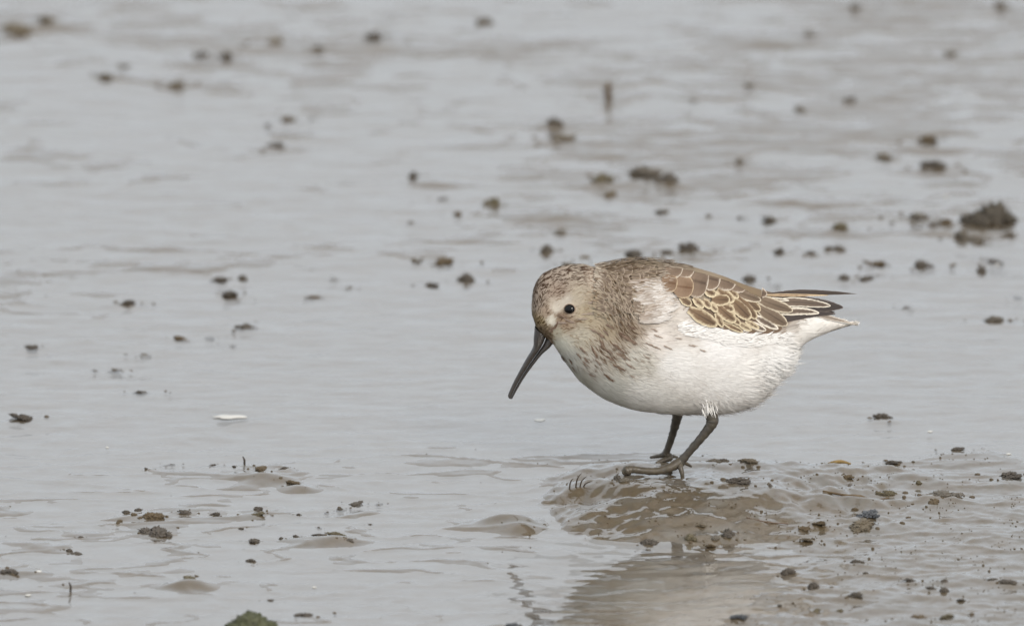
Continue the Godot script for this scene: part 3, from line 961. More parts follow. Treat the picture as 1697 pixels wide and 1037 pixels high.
func build_oddments() -> void:
	# stone with green weed at the near edge
	var moss := plain("algae stone", 0.55, 0.45)
	var stone := put("algae_covered_stone", lump(41, 6, 0.9, 0.5, [srgb(50, 51, 40), srgb(88, 90, 62)], moss), self)
	stone.position = Vector3(-0.1245, ground_y(-0.1245, 0.298) - 0.001, 0.298)
	stone.rotation.y = 0.6
	stone.scale = Vector3(0.026, 0.0135, 0.022)
	tag(stone, "dark stone coated with green algae, alone in the shallows", "stone")
	var shell_m := plain("shell", 0.35, 0.5)
	var s1 := put("shell_fragment", flake(3, srgb(206, 203, 196), shell_m), self)
	s1.position = Vector3(-0.140, 0.0004, -0.141)
	s1.scale = Vector3(0.018, 0.003, 0.009)
	tag(s1, "long white flat shell fragment lying in still water", "shell")
	for e in [[14, -135, 7.0], [-228, 183, 4.6], [-232, 230, 4.0], [-95, 214, 2.6], [-200, -76, 2.0], [245, -62, 3.0], [207, -110, 3.2], [226, -640, 3.0], [249, -480, 3.0]]:  # first entry is a small water glint, built as a white flake; the rest are shell
		var o := put(numbered("shell_chip_or_glint"), flake(int(e[2] * 31), srgb(208, 206, 199), shell_m), self)
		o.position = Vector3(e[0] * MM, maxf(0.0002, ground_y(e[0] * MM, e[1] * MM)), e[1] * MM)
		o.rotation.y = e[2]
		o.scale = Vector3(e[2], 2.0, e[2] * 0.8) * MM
		tag(o, "tiny white shell chip or painted glint on the wet flat", "shell", "tiny shell chips")
	# big clump
	var dk := plain("weedy clump", 0.6, 0.4)
	var big := put("weed_clump", lump(77, 16, 1.5, 1.2, [srgb(52, 49, 45), srgb(98, 91, 80)], dk), self)
	big.position = Vector3(0.247, ground_y(0.247, -0.581) - 0.001, -0.581)
	big.scale = Vector3(0.0165, 0.0135, 0.0165)
	tag(big, "biggest black jagged clump of weed and mud on the flat", "clump")
	# upright stub
	var tw := plain("weathered stem", 0.6, 0.4)
	var stub := Node3D.new()
	stub.name = "upright_stub"
	add_child(stub)
	stub.position = Vector3(0.051, ground_y(0.051, -0.876), -0.876)
	put("stem", tube_mesh([[[0, -2, 0, 2.0], [0.4, 2, 0, 2.2], [0, 6, 0.5, 1.6], [0.5, 9.5, 0, 1.0]]], srgb(70, 58, 44), srgb(104, 88, 66), tw), stub)
	put("side_shoot", tube_mesh([[[0, 4, 0, 0.9], [-2.4, 6.0, 0.4, 0.7], [-3.4, 6.2, 0.6, 0.4]], [[0, 5, 0, 0.8], [2.2, 7.0, 0.4, 0.6], [3.0, 7.0, 0.6, 0.4]]], srgb(70, 58, 44), srgb(104, 88, 66), tw), stub)
	tag(stub, "short brown stem standing upright in the water", "plant stub")
	# black thin stems on the hump edge
	var stems := Node3D.new()
	stems.name = "plant_stems"
	add_child(stems)
	stems.position = Vector3(0.031, ground_y(0.031, 0.030) - 0.0005, 0.030)
	for q in [[-3.0, 5.0, -1.0], [0.0, 7.5, 3.0], [2.0, 6.0, 5.6], [3.5, 3.6, 8.0]]:
		put("stem", tube_mesh([[[q[0], -1.5, 0, 0.45], [q[0] + (q[2] - q[0]) * 0.2, q[1] * 0.45, 0, 0.42], [q[0] + (q[2] - q[0]) * 0.55, q[1] * 0.8, 0, 0.32], [q[2], q[1], 0, 0.12]]], srgb(46, 40, 36), srgb(80, 70, 60), tw, 7), stems)
	tag(stems, "tuft of thin black bent stems at the edge of the hump", "stems")
	# strands of weed by the hump
	var weed := plain("weed strand", 0.5, 0.5)
	for e in [["weed_strand", 161, -39, "ochre strand of weed lying beside the hump", [[-5.5, 0.5, 0, 0.6], [-2, 1.1, 1, 0.9], [1, 0.9, -1, 1.0], [5.5, 0.5, 1, 0.5]], [120, 98, 56]],
			["weed_strand", 168, 46, "dark brown forked weed strand draped over the hump's flank", [[-16, 0.3, -3, 0.5], [-6, 0.7, 2, 0.7], [2, 1.0, 3, 0.8], [8, 1.1, -2, 0.8], [16, 0.8, -8, 0.4]], [78, 62, 42]],
			["weed_strand", 74, -40, "thin dark sliver of weed floating behind the bird", [[-8, 0.3, 0, 0.4], [0, 0.4, 0.6, 0.7], [9, 0.3, 0, 0.3]], [72, 64, 50]],
			["weed_strand", 128, 96, "thin straw lying by the pool in front of the hump", [[-14, 0.5, -6, 0.25], [-4, 0.9, 0, 0.3], [6, 0.9, -1, 0.25]], [86, 66, 52]]]:
		var pts := []
		for p in e[4]:
			var gy := maxf(0.0, ground_y((e[1] + p[0]) * MM, (e[2] + p[2]) * MM)) * 1000.0
			pts.append([p[0], gy + p[1] * 0.5, p[2], p[3]])
		var o := put(numbered(e[0]), tube_mesh([pts], srgb(e[5][0], e[5][1], e[5][2]), srgb(e[5][0] + 30, e[5][1] + 28, e[5][2] + 22), weed, 7), self)
		o.position = Vector3(e[1] * MM, 0.0, e[2] * MM)
		tag(o, e[3], "weed")
	for e in [[-132, -43, 4.0, "tiny black twig standing on a low mud rise"], [-212, 222, 4.5, "tiny black twig standing in flat water with its reflection"]]:
		var o := put(numbered("twig"), tube_mesh([[[0, -1.5, 0, 0.5], [0.3, e[2] * 0.5, 0, 0.6], [-0.5, e[2], 0, 0.3]]], srgb(48, 42, 38), srgb(78, 70, 62), tw, 7), self)
		o.position = Vector3(e[0] * MM, ground_y(e[0] * MM, e[1] * MM), e[1] * MM)
		tag(o, e[3], "twig")
	# uncountable crumbs strewn over the rises
	rng.seed = 77
	var unit := lump(9, 2, 0.6, 0.7, [srgb(70, 62, 52), srgb(112, 100, 82)], plain("mud crumbs", 0.6, 0.4))
	var spots := []
	while spots.size() < 1200:
		var x := rng.randf_range(-0.30, 0.30)
		var z := rng.randf_range(-1.2, 0.31)
		var y := ground_y(x, z)
		var keep := smoothstep(-0.0012, 0.0018, y) * (0.12 if x < 0.01 or z < -0.08 else 1.0)
		keep *= smoothstep(-0.05, 0.35, noise_a.get_noise_2d(x * 2600.0, z * 2200.0))
		if rng.randf() < keep * 0.6:
			var s := rng.randf_range(0.00025, 0.0009) * (1.0 + 0.9 * float(rng.randf() < 0.12))
			spots.append(Transform3D(Basis(Vector3.UP, rng.randf() * TAU).scaled(Vector3(s, s * 0.7, s)), Vector3(x, y - s * 0.05, z)))
	for c in CLODS:
		for k in rng.randi_range(2, 6):
			var a := rng.randf() * TAU
			var far: float = c[2] * rng.randf_range(0.45, 1.3)
			var x: float = (c[0] + cos(a) * far * 1.5) * MM
			var z: float = (c[1] + sin(a) * far) * MM
			var s: float = clampf(float(c[2]) * rng.randf_range(0.06, 0.24), 0.4, 2.2) * MM
			spots.append(Transform3D(Basis(Vector3.UP, rng.randf() * TAU).scaled(Vector3(s * rng.randf_range(0.8, 1.6), s * 0.7, s)), Vector3(x, maxf(ground_y(x, z), -0.0003) - s * 0.1, z)))
	var mm := MultiMesh.new()
	mm.transform_format = MultiMesh.TRANSFORM_3D
	mm.mesh = unit
	mm.instance_count = spots.size()
	for i in spots.size(): mm.set_instance_transform(i, spots[i])
	var o := MultiMeshInstance3D.new()
	o.name = "mud_crumbs"
	o.multimesh = mm
	add_child(o)
	tag(o, "fine crumbs of mud strewn over the wet rises", "crumbs", "", "stuff")

# ------------------------------------------------------------------ the bird

func girth(x: float, y: float) -> float:
	var k := 0.70 - 0.30 * exp(-((x + 56.0) / 20.0) ** 2 - ((y - 93.9) / 19.0) ** 2)
	if x > 53.2: k += (x - 53.2) / 30.0 * 0.9
	return k

func inside(x: float, y: float) -> float:
	# positive under the skin: squared half-breadth at that side-view point
	var k := girth(x, y)
	return k * k * (along(back_line, x) - y) * (y - along(belly_line, x))

func skin(x: float, y: float, side: float) -> Vector3:
	return Vector3(x, y, side * sqrt(maxf(0.0, inside(x, y))))

func skin_normal(p: Vector3) -> Vector3:
	var e := 0.25
	var n := Vector3(inside(p.x - e, p.y) - inside(p.x + e, p.y), inside(p.x, p.y - e) - inside(p.x, p.y + e), 4.0 * e * p.z)
	return n.normalized() if n.length() > 1e-6 else Vector3(0, 0, signf(p.z + 1e-6))

# the surface that wing feathers lie on: the body, and past it the folded wing's own plane
func wing_skin(x: float, y: float, side: float) -> Array:
	var b := skin(x, y, 1.0)
	var n := skin_normal(Vector3(x, y, maxf(b.z, 0.6)))
	var flat := lerpf(15.0, 2.5, clampf((x - 34.0) / 54.0, 0.0, 1.0))
	var t := smoothstep(26.0, 46.0, x)
	var z := lerpf(b.z, maxf(b.z, flat), t)
	n = n.lerp(Vector3(0.1, 0.35, 1.0).normalized(), t).normalized()
	return [Vector3(x, y, z * side), Vector3(n.x, n.y, n.z * side)]

func dye_at(x: float, y: float) -> Array:
	var g := Vector3.ZERO
	var s := Vector3.ZERO
	var f := 0.0
	var w := 0.0
	for d in DYES:
		var q: float = ((x - d[0]) ** 2 + (y - d[1]) ** 2)
		var k: float = 1.0 / (q * q + 3.0)
		g += Vector3(d[2], d[3], d[4]) * k
		s += Vector3(d[5], d[6], d[7]) * k
		f += d[8] * k
		w += k
	g /= w
	s /= w
	return [srgb(g.x, g.y, g.z), srgb(s.x, s.y, s.z), minf(f / w * 1.15, 0.6)]

func lie_at(x: float, y: float) -> Vector2:
	var g := Vector2.ZERO
	for d in LIE:
		var q: float = ((x - d[0]) ** 2 + (y - d[1]) ** 2)
		g += Vector2(d[2], d[3]).normalized() / (q * q + 60.0)
	return g.normalized()

func body_mesh(mat: Material) -> ArrayMesh:
	var xs := PackedFloat32Array()
	var x0 := back_line[0].x
	var x1 := back_line[back_line.size() - 1].x
	for i in 190:
		var t := i / 189.0
		xs.append(lerpf(x0, x1, t * t * (1.0 - t) * 0.6 + t * (1.0 - (1.0 - t) * 0.6 * t)) if i > 0 else x0)
	xs.sort()
	var ring := 56
	var v := PackedVector3Array()
	var n := PackedVector3Array()
	var c := PackedColorArray()
	for i in xs.size():
		var x := xs[i]
		var top := along(back_line, x)
		var bot := along(belly_line, x)
		for k in ring:
			var a := TAU * k / ring
			var y := (top + bot) * 0.5 + (top - bot) * 0.5 * cos(a)
			var p := skin(x, y, signf(sin(a)) if absf(sin(a)) > 1e-4 else 0.0)
			v.append(p * MM)
			n.append(skin_normal(p))
			c.append(dye_at(x, y)[0])
	var ix := PackedInt32Array()
	for i in xs.size() - 1:
		for k in ring:
			var a := i * ring + k
			var b := i * ring + (k + 1) % ring
			ix.append_array(PackedInt32Array([a, a + ring, b, b, a + ring, b + ring]))
	return array_mesh(v, n, c, ix, mat)

class Coat:
	var v := PackedVector3Array()
	var n := PackedVector3Array()
	var c := PackedColorArray()
	var ix := PackedInt32Array()

func barb(k: Coat, p: Vector3, nrm: Vector3, dir: Vector3, length: float, width: float, rise: float, col: Color, sag := 0.0) -> void:
	# one tapered barb: four stations, lying back from p along dir and lifting off the skin
	var across := nrm.cross(dir).normalized()
	var at := k.v.size()
	var tip_col := col
	for s in 4:
		var t := s / 3.0
		var q := p + dir * length * t + nrm * (rise * length * (t - 0.55 * t * t) + 0.05) + Vector3(0, -sag * t * t * length, 0)
		var w: float = width * [0.75, 1.0, 0.7, 0.0][s] * 0.5
		var tilt := nrm + dir * 0.16 * (1.0 - 2.0 * t)
		k.v.append((q - across * w) * MM)
		k.n.append((tilt - across * 0.14).normalized())
		k.c.append(col)
		if s < 3:
			k.v.append((q + across * w) * MM)
			k.n.append((tilt + across * 0.14).normalized())
			k.c.append(tip_col)
	k.ix.append_array(PackedInt32Array([at, at + 1, at + 2, at + 1, at + 3, at + 2, at + 2, at + 3, at + 4, at + 3, at + 5, at + 4, at + 4, at + 5, at + 6]))

func lie3(x: float, y: float, nrm: Vector3) -> Vector3:
	var l := lie_at(x, y)
	var d := Vector3(l.x, l.y, 0.0)
	d -= nrm * d.dot(nrm)
	return d.normalized()

func build_plumage(body: Node3D, mat: Material, wing_edge: PackedVector2Array) -> void:
	rng.seed = 21
	var coats := {"head_plumage": Coat.new(), "breast_plumage": Coat.new(), "belly_plumage": Coat.new(), "back_plumage": Coat.new()}
	var x0 := back_line[0].x
	var x1 := back_line[back_line.size() - 1].x
	var made := 0
	while made < 46000:
		var x := lerpf(x0, x1, rng.randf())
		var top := along(back_line, x)
		var bot := along(belly_line, x)
		var head := x < -36.0
		if rng.randf() > (top - bot) / 76.0 * (1.9 if head else 1.0) + 0.06: continue
		var a := rng.randf() * TAU
		var y := (top + bot) * 0.5 + (top - bot) * 0.5 * cos(a)
		var p := skin(x, y, signf(sin(a)))
		if p.z < -4.0 and rng.randf() < 0.5: continue
		if Geometry2D.is_point_in_polygon(Vector2(x, y), wing_edge): continue
		var nrm := skin_normal(p)
		var d := lie3(x, y, nrm)
		var clump := noise_b.get_noise_2d(x * 4.0 + 50.0, y * 4.0 + p.z * 2.0)
		d = (d + nrm.cross(d) * (rng.randfn(0.0, 0.09) + clump * 0.55)).normalized()
		var dye := dye_at(x, y)
		var crown := x < -38.0 and y > 70.0
		var lay := lie_at(x, y)
		var n1 := noise_a.get_noise_2d((x * lay.x + y * lay.y) * (26.0 if crown else 15.0), (y * lay.x - x * lay.y) * (95.0 if crown else 62.0))
		var f: float = dye[2]
		var streaky := smoothstep(0.0, 0.12, n1 * 0.75 + 0.5 - (1.0 - f))
		var col: Color = (dye[0] as Color).lerp(dye[1], streaky)
		col = col * (1.0 + rng.randf_range(-0.06, 0.06) * (1.0 if x < 0.0 else 0.5))
		var length := 5.0
		var width := 0.42
		var rise := 0.14
		var which := "belly_plumage"
		var sag := 0.0
		if x < -40.0 and y > 66.0:
			which = "head_plumage"
			length = lerpf(2.0, 3.6, smoothstep(-66.0, -42.0, x)) * rng.randf_range(0.7, 1.2)
			width = 0.36
			rise = 0.16
		elif x < -2.0 and y > 50.0:
			which = "back_plumage" if y > 90.0 + rng.randf_range(-4.0, 4.0) else "breast_plumage"
			length = rng.randf_range(3.4, 5.6)
		elif x < -12.0:
			which = "breast_plumage"
			length = rng.randf_range(3.4, 6.0)
		else:
			length = rng.randf_range(4.5, 8.0)
			width = 1.05
			rise = 0.05
			if x > 30.0 and y < 66.0:
				length *= 1.35 + 0.5 * maxf(clump, 0.0)
				rise = rng.randf_range(0.04, 0.2)
			if y < 44.0:
				rise = rng.randf_range(0.05, 0.22) + 0.12 * maxf(clump, 0.0)
				length *= 1.0 + 0.8 * maxf(clump, 0.0)
			if x > 68.0: length *= 0.55
		if which == "back_plumage" and rng.randf() < (0.85 if x < -26.0 else 0.45):
			p += nrm * rng.randf_range(0.8, 2.0)
			length = rng.randf_range(2.2, 3.6)
		if x > 8.0 and (y < 47.0 or x > 40.0 and y < 68.0) and rng.randf() < 0.16:
			rise = rng.randf_range(0.35, 0.85)
			width = 0.4
		# keep the face clear round the eye
		if Vector2(x, y).distance_to(EYE) < 2.7: continue
		if Vector2(x, y).distance_to(EYE) < 4.6:
			length = minf(length, 1.7)
		barb(coats[which], p, nrm, d, length, width * rng.randf_range(0.75, 1.25), rise, col, sag)
		made += 1
	# leg tufts
	for e in [[15.5, 40.6, 14.0], [-0.5, 42.0, -15.0]]:
		for i in 700:
			var q := Vector3(e[0] + rng.randfn(0.0, 1.5), e[1] + rng.randf_range(0.5, 12.0), e[2] + rng.randfn(0.0, 1.5))
			var nn := Vector3(rng.randf_range(-0.6, 0.9), 0.0, signf(e[2]) * rng.randf_range(0.3, 1.0)).normalized()
			barb(coats["belly_plumage"], q, nn, Vector3(0.28 + rng.randfn(0.0, 0.13), -1.0, 0.0).normalized(), rng.randf_range(3.0, 5.5), 0.6, 0.06, srgb(242, 240, 236) * rng.randf_range(0.95, 1.0))
	# loose pale plumes that lie over the bend of the wing
	for e in FEATHERS:
		if e[7] != "pale": continue
		var a := Vector2(e[0], e[1])
		var b := Vector2(e[2], e[3])
		for i in 330:
			var u := rng.randf_range(-0.08, 0.66)
			var wd := sin(PI * (0.25 + u * 0.8)) * float(e[4]) * 0.5
			var off := rng.randf_range(-1.0, 1.0)
			var q: Vector2 = a.lerp(b, u) + (b - a).orthogonal().normalized() * off * wd
			for side in [1.0, -1.0]:
				var p := skin(q.x, q.y, side)
				var nrm := skin_normal(p)
				var d := Vector3(b.x - a.x, b.y - a.y, 0.0)
				d = (d - nrm * d.dot(nrm)).normalized()
				d = (d + nrm.cross(d) * (rng.randfn(0.0, 0.10) + off * 0.10 * side)).normalized()
				var tint := srgb(172, 157, 143).lerp(srgb(231, 227, 222), clampf(0.15 + u * 1.1 + off * 0.35 + rng.randfn(0.0, 0.2), 0.0, 1.0))
				barb(coats["breast_plumage"], p + nrm * (rng.randf_range(0.6, 1.3) + e[5] * 0.12), nrm, d, rng.randf_range(4.0, 7.0), 0.42, 0.05, tint)
	# white flank hairs that overlap the lower edge of the wing
	for i in 420:
		var u := rng.randf()
		var q := Vector2(FLANK[0], FLANK[1]).lerp(Vector2(FLANK[2], FLANK[3]), u) + Vector2(0.0, -sin(u * PI) * 2.6 - rng.randf_range(1.2, 6.5))
		for side in [1.0, -1.0]:
			var p := skin(q.x, q.y, side)
			var nrm := skin_normal(p)
			var d := Vector3(1.0, rng.randfn(0.12, 0.22), 0.0)
			d = (d - nrm * d.dot(nrm)).normalized()
			barb(coats["belly_plumage"], p + nrm * rng.randf_range(0.1, 1.1), nrm, d, rng.randf_range(3.0, 6.5), 0.45, 0.12, srgb(243, 241, 238) * rng.randf_range(0.95, 1.0))
	# dark feather marks on breast, neck and face
	for m in MARKS:
		var a := Vector2(m[0], m[1])
		var b := Vector2(m[2], m[3])
		var count := int(8 + a.distance_to(b) * m[4] * 4.5)
		for i in count:
			var u := rng.randf()
			var q: Vector2 = a.lerp(b, u * 0.85) + (b - a).orthogonal().normalized() * rng.randfn(0.0, 0.22) * m[4]
			for side in [1.0, -1.0]:
				if inside(q.x, q.y) <= 0.0: continue
				var p := skin(q.x, q.y, side)
				var nrm := skin_normal(p)
				var d2 := (b - a).normalized()
				var d := Vector3(d2.x, d2.y, 0.0)
				d = (d - nrm * d.dot(nrm)).normalized()
				d = (d + nrm.cross(d) * rng.randfn(0.0, 0.12)).normalized()
				var col := srgb(104, 84, 70).lerp(srgb(156, 136, 120), rng.randf()).lerp(srgb(196, 182, 170), clampf(1.0 - float(m[4]), 0.0, 0.7))
				barb(coats["breast_plumage"], p + nrm * rng.randf_range(0.2, 0.75), nrm, d, rng.randf_range(1.4, 2.8), 0.34, 0.08, col)
	for name_ in coats:
		var k: Coat = coats[name_]
		var o := put(name_, array_mesh(k.v, k.n, k.c, k.ix, mat), body)
		o.set_meta("kind", "stuff")

const FEATHER_DYES := {
	# vane, shaft side, fringe, breadth of the fringe in mm, tip shape (0 round .. 1 pointed)
	"scapular": [[122, 104, 88], [76, 62, 51], [200, 188, 172], 0.52, 0.0],
	"rufous": [[132, 110, 90], [92, 66, 47], [186, 166, 138], 0.45, 0.0],
	"covert": [[120, 98, 76], [72, 56, 42], [208, 193, 163], 0.95, 0.15],
	"covert_pale": [[117, 101, 85], [76, 62, 50], [208, 196, 174], 0.8, 0.2],
	"tertial": [[112, 97, 85], [74, 63, 55], [232, 223, 207], 0.72, 0.3],
	"primary": [[70, 60, 54], [50, 44, 41], [92, 80, 70], 0.2, 1.0],
	"rufous_edge": [[112, 84, 70], [84, 64, 54], [204, 180, 146], 0.4, 0.6],
	"dark": [[70, 62, 59], [50, 45, 44], [112, 103, 97], 0.25, 0.7],
	"tail": [[150, 138, 126], [120, 108, 98], [206, 196, 184], 0.35, 1.0],
	"pale": [[222, 208, 198], [204, 188, 176], [238, 230, 224], 0.8, 0.4],
	"mantle": [[134, 119, 104], [92, 78, 66], [160, 145, 129], 0.42, 0.1],
	"under": [[112, 94, 78], [96, 80, 66], [120, 100, 84], 0.3, 0.2],
}

func feather(e: Array, side: float, mat: Material, cols := 17, rows := 32) -> ArrayMesh:
	var a := Vector2(e[0], e[1])
	var b := Vector2(e[2], e[3])
	var half: float = e[4] * 0.5
	var look: Array = FEATHER_DYES[e[7]]
	var vane := srgb(look[0][0], look[0][1], look[0][2])
	var dark := srgb(look[1][0], look[1][1], look[1][2])
	var edge := srgb(look[2][0], look[2][1], look[2][2])
	var fringe: float = float(look[3]) * (0.7 + 0.5 * absf(sin(a.y * 7.7 + b.x * 3.1)))
	var point: float = look[4]
	var ln := a.distance_to(b)
	var dir := (b - a) / ln
	var nor := dir.orthogonal()
	var v := PackedVector3Array()
	var n := PackedVector3Array()
	var c := PackedColorArray()
	var hash_ := absf(sin(a.x * 12.9 + b.y * 78.2)) * 40.0
	var tone := 0.93 + 0.14 * fposmod(hash_, 1.0)
	for j in rows:
		var s := 1.0 - (1.0 - j / (rows - 1.0)) ** 1.5
		var round_end := sqrt(maxf(0.0, 1.0 - maxf(0.0, (s - 0.55) / 0.45) ** 2.2))
		var sharp_end := (1.0 - maxf(0.0, (s - 0.2) / 0.8) ** 1.7)
		var w := half * lerpf(round_end, sharp_end, point) * lerpf(0.55, 1.0, smoothstep(0.0, 0.4, s))
		w *= 1.0 + 0.07 * noise_b.get_noise_2d(s * ln * 12.0, hash_ * 50.0)
		for i in cols:
			var t := -1.0 + 2.0 * i / (cols - 1.0)
			t = signf(t) * (1.0 - (1.0 - absf(t)) ** 1.25)
			if absf(t) > 0.99: t *= 1.0 + 0.09 * noise_b.get_noise_2d(s * ln * 55.0, hash_ * 70.0 + t * 40.0)
			var mid: Vector2 = a + dir * ln * s + nor * sin(s * PI) * e[6] * ln
			var q: Vector2 = mid + nor * t * w
			if q.x < 42.0: q.y = minf(q.y, along(back_line, q.x) - 0.7 - float(e[5]) * 0.25)
			if side < 0.0: q.y -= 1.5 * smoothstep(20.0, 40.0, q.x)
			var sn := wing_skin(q.x, q.y, side)
			var nr: Vector3 = sn[1]
			var up: float = (e[5] * 0.36 + 0.10 + 0.45 * s * s + 0.30 * (1.0 - t * t) * minf(1.0, half / 3.0)) * (1.0 if side > 0.0 else 0.4)
			v.append(((sn[0] as Vector3) + nr * up) * MM)
			var nor3 := Vector3(nor.x, nor.y, 0.0)
			n.append((nr + nor3 * t * 0.22 + Vector3(dir.x, dir.y, 0) * 0.10 * s).normalized())
			var gap := minf(maxf(1.0 - absf(t), 0.0) * w, (1.0 - s) * ln * 0.9)
			var ragged := fringe * (1.0 + 0.55 * noise_b.get_noise_2d(q.x * 9.0, q.y * 9.0))
			var f := 1.0 - smoothstep(ragged * 0.2, ragged * 1.4, gap)
			if e[7] == "covert": f *= lerpf(1.0, 0.75 + 0.35 * noise_b.get_noise_2d(q.x * 5.0, q.y * 5.0), smoothstep(-0.2, 0.6, -t))
			if e[7] == "scapular" or e[7] == "mantle" or e[7] == "rufous": f *= smoothstep(0.15, 0.7, s)
			var shaft := (1.0 - smoothstep(0.0, 0.13, absf(t))) * (1.0 - 0.5 * smoothstep(0.75, 1.0, s))
			var inner := smoothstep(0.95, 0.25, absf(t)) * smoothstep(0.1, 0.9, s) * 0.55
			var barbs := 1.0 + 0.17 * noise_b.get_noise_2d((s * ln - absf(t) * w * 0.8) * 90.0 + hash_ * 9.0, t * 8.0)
			var col := vane.lerp(dark, clampf(inner * 0.85 + shaft * 0.6, 0.0, 1.0)) * tone * barbs
			c.append(col.lerp(edge, f))
	var ix := PackedInt32Array()
	for j in rows - 1:
		for i in cols - 1:
			var k := j * cols + i
			ix.append_array(PackedInt32Array([k, k + cols, k + 1, k + 1, k + cols, k + cols + 1] if side > 0.0 else [k, k + 1, k + cols, k + 1, k + cols + 1, k + cols]))
	return array_mesh(v, n, c, ix, mat)

func bill_half(upper: bool, mat: Material) -> ArrayMesh:
	var v := PackedVector3Array()
	var c := PackedColorArray()
	var st := SurfaceTool.new()
	st.begin(Mesh.PRIMITIVE_TRIANGLES)
	st.set_smooth_group(0)
	var ca := Curve2D.new()
	var cb := Curve2D.new()
	var nb := BILL.size()
	for i in nb:
		var lo: Array = BILL[maxi(i - 1, 0)]
		var hi: Array = BILL[mini(i + 1, nb - 1)]
		var ta := Vector2(hi[0] - lo[0], hi[1] - lo[1]) / 6.0
		var tb := Vector2(hi[2] - lo[2], hi[3] - lo[3]) / 6.0
		ca.add_point(Vector2(BILL[i][0], BILL[i][1]), -ta, ta)
		cb.add_point(Vector2(BILL[i][2], BILL[i][3]), -tb, tb)
	var rings := 44
	var sides := 20
	for k in rings + 1:
		var f := float(k) / rings * (nb - 1)
		var i := mini(int(f), nb - 2)
		var u := ca.sample(i, f - i)
		var l := cb.sample(i, f - i)
		var seam := u.lerp(l, 0.60)
		var from := u if upper else seam.lerp(l, 0.03)
		var to := seam.lerp(u, 0.02) if upper else l
		var wide := lerpf(4.0, 1.35, smoothstep(0.0, 0.85, float(k) / rings)) * (1.0 if upper else 0.86)
		if k == rings: wide *= 0.5
		for s in sides:
			var a := TAU * s / sides
			var q := (from + to) * 0.5 + (from - to) * 0.5 * cos(a)
			var groove := 1.0
			if upper: groove = 1.0 - 0.20 * exp(-((cos(a) + 0.25) / 0.22) ** 2) * (1.0 - float(k) / rings * 0.8)
			var z := sin(a) * wide * groove
			var tone := 1.0 + 0.25 * noise_b.get_noise_3d(q.x * 6.0, q.y * 6.0, a * 8.0)
			st.set_color(srgb(60, 56, 53) * tone)
			st.add_vertex(Vector3(q.x, q.y, z) * MM)
	for k in rings:
		for s in sides:
			var a := k * sides + s
			var b := k * sides + (s + 1) % sides
			for q in [a, b, a + sides, b, b + sides, a + sides]: st.add_index(q)
	# close the tip
	for s in range(1, sides - 1):
		for q in [rings * sides, rings * sides + s, rings * sides + s + 1]: st.add_index(q)
	st.generate_normals()
	st.set_material(mat)
	return st.commit()

